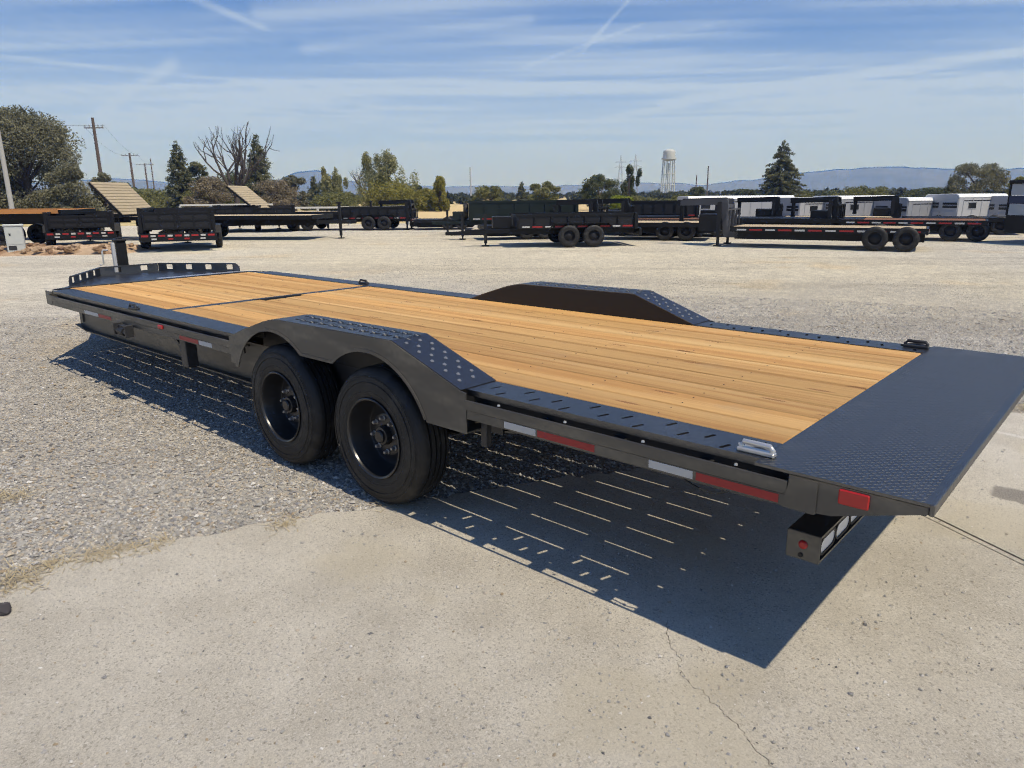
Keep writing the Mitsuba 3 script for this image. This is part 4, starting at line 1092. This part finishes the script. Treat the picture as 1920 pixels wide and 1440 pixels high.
def tree(kind, r, f, h, w, label, name='tree', catg='tree', group=None):
    g = np.random.default_rng(int(abs(r * 131 + f * 17 + h * 7)) + 11)
    t = thing(name, label, catg, group)
    p = yard(r, f); c0 = np.array([p[0], p[1], -.1])
    px = max(.085, f / 900.)
    leafm = {'oak': 'leaf_oak', 'oak2': 'leaf_oak', 'dark': 'leaf_dark', 'olive': 'leaf_olive', 'con': 'leaf_conifer', 'round': 'leaf_conifer', 'brown': 'leaf_brown', 'darkbrown': 'leaf_oak', 'willow': 'leaf_willow',
             'yellow': 'leaf_yellow', 'bright': 'leaf_bright', 'big': 'leaf_oak', 'scrag': 'leaf_dark', 'bare': None}[kind]
    if kind == 'bare':
        segs = []

        def grow(a, d, L, rad, lvl):
            pts = [a]
            dd = d.copy()
            for _ in range(4):
                dd = dd + g.normal(0, .10, 3) + [0, 0, .10]; dd /= np.linalg.norm(dd)
                pts.append(pts[-1] + dd * L / 4)
            segs.append(tube(pts, np.linspace(rad, rad * .55, 5), 5))
            if lvl >= 4: return
            for q in range(3 if lvl < 3 else 2):
                k = g.integers(2, 5) if q else 4
                nd = dd + g.normal(0, .48, 3); nd[2] += .12; nd /= np.linalg.norm(nd)
                grow(pts[k], nd, L * g.uniform(.55, .8), rad * .55, lvl + 1)
        trunk_h = h * .20
        part(t, 'trunk', tube([c0, c0 + [.1, 0, trunk_h * .6], c0 + [0, .05, trunk_h]], [h * .035, h * .028, h * .024], 8), 'dead_bark', 50)
        for q in range(6):
            a = q * 1.05 + g.uniform(0, .5)
            d = np.array([math.cos(a) * .75, math.sin(a) * .75, .85]); d /= np.linalg.norm(d)
            grow(c0 + [0, 0, trunk_h * g.uniform(.7, .98)], d * [w / h * 1.1, w / h * 1.1, 1], h * .31, h * .021, 1)
        part(t, 'branches', cat(segs), 'dead_bark', 50)
        return
    # trunk and limbs
    th = h * (.9 if kind in ('con',) else .55)
    part(t, 'trunk', tube([c0, c0 + [g.normal(0, .04) * w, 0, th * .5], c0 + [g.normal(0, .05) * w, g.normal(0, .04) * w, th]], [h * .028 + .05, h * .02 + .03, .03], 8), 'bark', 50)
    if kind == 'con':
        C = []
        z = h * .06
        while z < h:
            k = z / h
            rr = w / 2 * (1 - k) ** .72 * g.uniform(.78, 1.12) + .05
            nb = max(5, int(13 * (1 - k) + 5))
            for q in range(nb):
                a = g.uniform(0, 6.3); L = rr * g.uniform(.55, 1.12)
                m = max(4, int(L / px * 4.2))
                s = np.sqrt(g.random(m)) * L
                droop = -.22 * s + .06 * g.normal(size=m)
                C.append(np.stack([np.cos(a) * s + g.normal(0, .10, m), np.sin(a) * s + g.normal(0, .10, m), z + droop + g.normal(0, .08, m)], -1))
            z += max(.22, h * .035) * g.uniform(.7, 1.3)
        C = np.vstack(C) + c0
        V, F = cards(C, px * 1.25, g, .3)
        part(t, 'crown', (V, F), leafm, False)
        return
    base = {'oak': .05, 'oak2': .0, 'dark': .04, 'olive': .05, 'round': .05, 'brown': .0, 'darkbrown': .05, 'willow': .08, 'yellow': .0, 'bright': 0, 'big': .02, 'scrag': .1}[kind]
    ncl = {'oak': 125, 'oak2': 45, 'willow': 40, 'yellow': 34, 'scrag': 16, 'big': 44}.get(kind, 34)
    C = []; limbs = []
    plumes = [(g.uniform(-.42, .42) * w, g.uniform(-.3, .3) * w, g.uniform(.55, 1.0) * h) for _ in range(6)]
    plumes[0] = (-.12 * w, 0, h)
    if kind in ('willow', 'yellow', 'scrag'):
        ncl = ncl * 2
    for q in range(ncl):
        k = g.random()
        zz = base + (1 - base) * k
        env = {'oak': math.sin(math.pi * (.16 + .80 * k)) ** .6, 'willow': (math.sin(math.pi * (.12 + .86 * k))) ** .9, 'yellow': (1 - k) ** .6, 'scrag': .75 - .5 * k, 'round': (1 - k ** 2) ** .6, 'oak2': (1 - k ** 1.6) ** .7, 'brown': (1 - k ** 1.8) ** .6}.get(kind, math.sin(math.pi * (.2 + .74 * k)) ** .7)
        rr = w / 2 * env * math.sqrt(g.uniform(.12, 1.0)) * .88
        a = g.uniform(0, 6.3)
        cc = np.array([rr * math.cos(a), rr * math.sin(a), zz * h * .95])
        if kind in ('willow', 'scrag') and q % 3:
            px_, py_, pz_ = plumes[q % 6]
            k = g.uniform(.15, 1)
            cc = np.array([px_ * k ** .8, py_ * k ** .8, pz_ * k * .93]) + g.normal(0, .05 * w * (1.1 - k), 3)
        s = w * g.uniform(.09, .17) * (.95 if kind in ('willow', 'scrag') else 1) * (1.15 if kind == 'oak' else 1)
        if zz * h + s > h: cc[2] -= s * .8
        m = int(np.clip(26 * (s / px) ** 1.45, 30, 420 if kind == 'oak' else 260))
        dirs = g.normal(size=(m, 3)); dirs /= np.linalg.norm(dirs, axis=1, keepdims=True)
        sc = np.array([1, 1, .72]) if kind not in ('willow', 'scrag', 'yellow') else np.array([.65, .65, 1.35])
        C.append(cc + dirs * (s * g.random((m, 1)) ** .45) * sc)
        if q % 3 == 0 and cc[2] > .25 * h:
            limbs.append(tube([c0 + [0, 0, min(th * .7, cc[2] * .5)], c0 + cc * [.5, .5, .8], c0 + cc], [.05 + .006 * h, .05, .02], 5))
    C = np.vstack(C) + c0
    C[:, 2] = np.maximum(C[:, 2], .05)
    V, F = cards(C, px * 1.15, g)
    if limbs:
        part(t, 'limbs', cat(limbs), 'bark', 50)
    part(t, 'crown', (V, F), leafm, False)


GT = 'trees and shrubs beyond the yard'
for k, r, f, h, w, lb in [
    ('oak', -40.2, 62, 9.9, 9.2, 'big rounded dusty green oak standing behind the orange edged flatbed'), ('oak', -49.5, 72, 12.4, 5.6, 'taller grey green tree half cut off at the edge behind the big oak'),
    ('oak', -43.6, 58, 7.6, 6.5, 'wide lower oak crown filling in beneath the taller edge tree'), ('oak2', -35.4, 60, 5.2, 5.0, 'low rounded shoulder of oak beside the dark utility pole'), ('oak2', -38.2, 70, 4.6, 3.6, 'small dark oak at the foot of the dark utility pole'),
    ('dark', -63.2, 120, 4.9, 6.3, 'small dark tree between the utility poles'), ('olive', -55.1, 115, 3.9, 9.0, 'low olive hedge of trees left of the first conifer'), ('olive', -49.0, 100, 3.7, 11.0, 'low green bushes before the first conifer'),
    ('con', -39.8, 90, 8.4, 5.2, 'tall narrow conifer standing left of the bare tree'), ('round', -40.2, 96, 7.0, 4.4, 'rounded dark evergreen between the first conifer and the bare tree'),
    ('brown', -29.9, 74, 4.4, 5.2, 'dry brown bush in front of the bare tree'), ('bare', -29.5, 80, 10.6, 6.0, 'large leafless grey tree with many upswept branches'),
    ('dark', -34.0, 95, 6.0, 8.6, 'broad dark evergreen behind the bare tree'), ('con', -28.5, 85, 8.7, 5.2, 'pointed conifer right of the bare tree'),
    ('brown', -24.7, 78, 4.2, 6.0, 'brown leafed bush below the pointed conifer'), ('darkbrown', -29.0, 100, 5.1, 4.4, 'rounded reddish dark tree in front of the left hill'),
    ('con', -29.0, 110, 4.9, 3.2, 'small dark conifer before the left hill'), ('willow', -22.5, 95, 5.4, 4.4, 'pale airy willow left of the bigger one'),
    ('bare', -21.8, 112, 7.2, 3.6, 'thin bare sapling between the two willows'), ('willow', -16.4, 100, 7.9, 8.6, 'largest pale green willow with feathery top'),
    ('yellow', -15.2, 97, 3.6, 12.3, 'wide yellow green thicket around the largest willow'), ('dark', -16.1, 125, 4.1, 3.4, 'small dark round tree right of the largest willow'),
    ('olive', 19.0, 84, 1.7, 9.0, 'low olive scrub between the dense dark tree and the water tower'), ('olive', 27.5, 92, 1.8, 7.0, 'low scrub right of the foot of the water tower'), ('brown', -42.5, 78, 3.0, 6.0, 'dry brown scrub left of the first conifer'), ('olive', -21.5, 92, 2.8, 7.0, 'low green bushes below the pale airy willow'), ('olive', -33.0, 82, 3.2, 6.0, 'green bush between the dry brown bush and the conifer'), ('yellow', -8.5, 90, 4.3, 2.8, 'slim yellow green poplar by the low gooseneck'), ('yellow', -10.5, 92, 2.7, 5.2, 'low yellow bush beside the slim poplar'),
    ('olive', -2.7, 100, 3.5, 5.0, 'olive tree behind the green dump trailer'), ('con', 2.2, 145, 4.4, 3.0, 'tiny dark conifer over the green dump trailer'),
    ('olive', 4.5, 100, 3.9, 5.2, 'round olive tree right of the tiny conifer'), ('dark', 10.8, 90, 4.6, 5.6, 'dense dark green tree left of the pylons'),
    ('scrag', 15.3, 96, 5.9, 3.4, 'scraggly dark tree in front of the pylon'), ('bright', 10.3, 70, 1.9, 2.9, 'bright yellow green shrub below the dense dark tree'),
    ('olive', 15.9, 90, 1.9, 5.3, 'low olive scrub left of the water tower'), ('dark', 32.8, 130, 3.3, 3.6, 'small dark tree right of the water tower'),
    ('olive', 23.2, 100, 2.0, 4.5, 'olive scrub at the foot of the water tower'), ('con', 40.0, 110, 9.2, 8.6, 'large lone conifer above the horse trailers'),
    ('dark', 47.4, 150, 3.0, 6.0, 'low dark trees left of the lone conifer'), ('olive', 47.3, 100, 3.0, 7.7, 'rounded green bushes between the lone conifer and the grey green tree'),
    ('dark', 67.6, 120, 2.8, 9.6, 'dark hedge of trees below the mountain'), ('big', 50.4, 80, 5.5, 6.6, 'broad grey green tree standing right of the mountain'),
    ('con', 51.0, 86, 3.4, 2.4, 'small blue green conifer beside the broad grey green tree'), ('olive', 42.6, 62, 3.2, 2.2, 'leafy treetop just above the dark stock trailer'),
    ('dark', 56.0, 130, 2.6, 6.4, 'low dark scrub behind the lone conifer'), ('olive', 55.3, 140, 2.5, 7.0, 'low olive scrub right of the lone conifer')]:
    shrub = any(s in lb for s in ('bush', 'scrub', 'thicket', 'shrub'))
    tree(k, r, f, h, w, lb, {'con': 'conifer', 'bare': 'bare_tree'}.get(k, 'shrub' if shrub else 'tree'), 'shrub' if shrub else 'tree', GT)

g = np.random.default_rng(21)
C = []
for k in range(900):
    a = math.radians(g.uniform(-42, 42)); rr = g.uniform(150, 620)
    hh = g.uniform(1.2, 2.6) * (.75 + rr / 700); ww = hh * g.uniform(1.0, 2.2); m = 46
    c = EYE[:2] + rr * math.sin(a) * R2 + rr * math.cos(a) * F2
    q = g.normal(size=(m, 3)); q /= np.linalg.norm(q, axis=1, keepdims=True); q *= g.random((m, 1)) ** .35
    C.append(np.column_stack([c[0] + q[:, 0] * ww / 2, c[1] + q[:, 1] * ww / 2, hh * .5 + q[:, 2] * hh * .5]))
V, F = cards(np.vstack(C), .75, g)
single('treeline', (V, F), 'leaf_far', False, label='distant belt of low dark trees across the plain', kind='stuff')
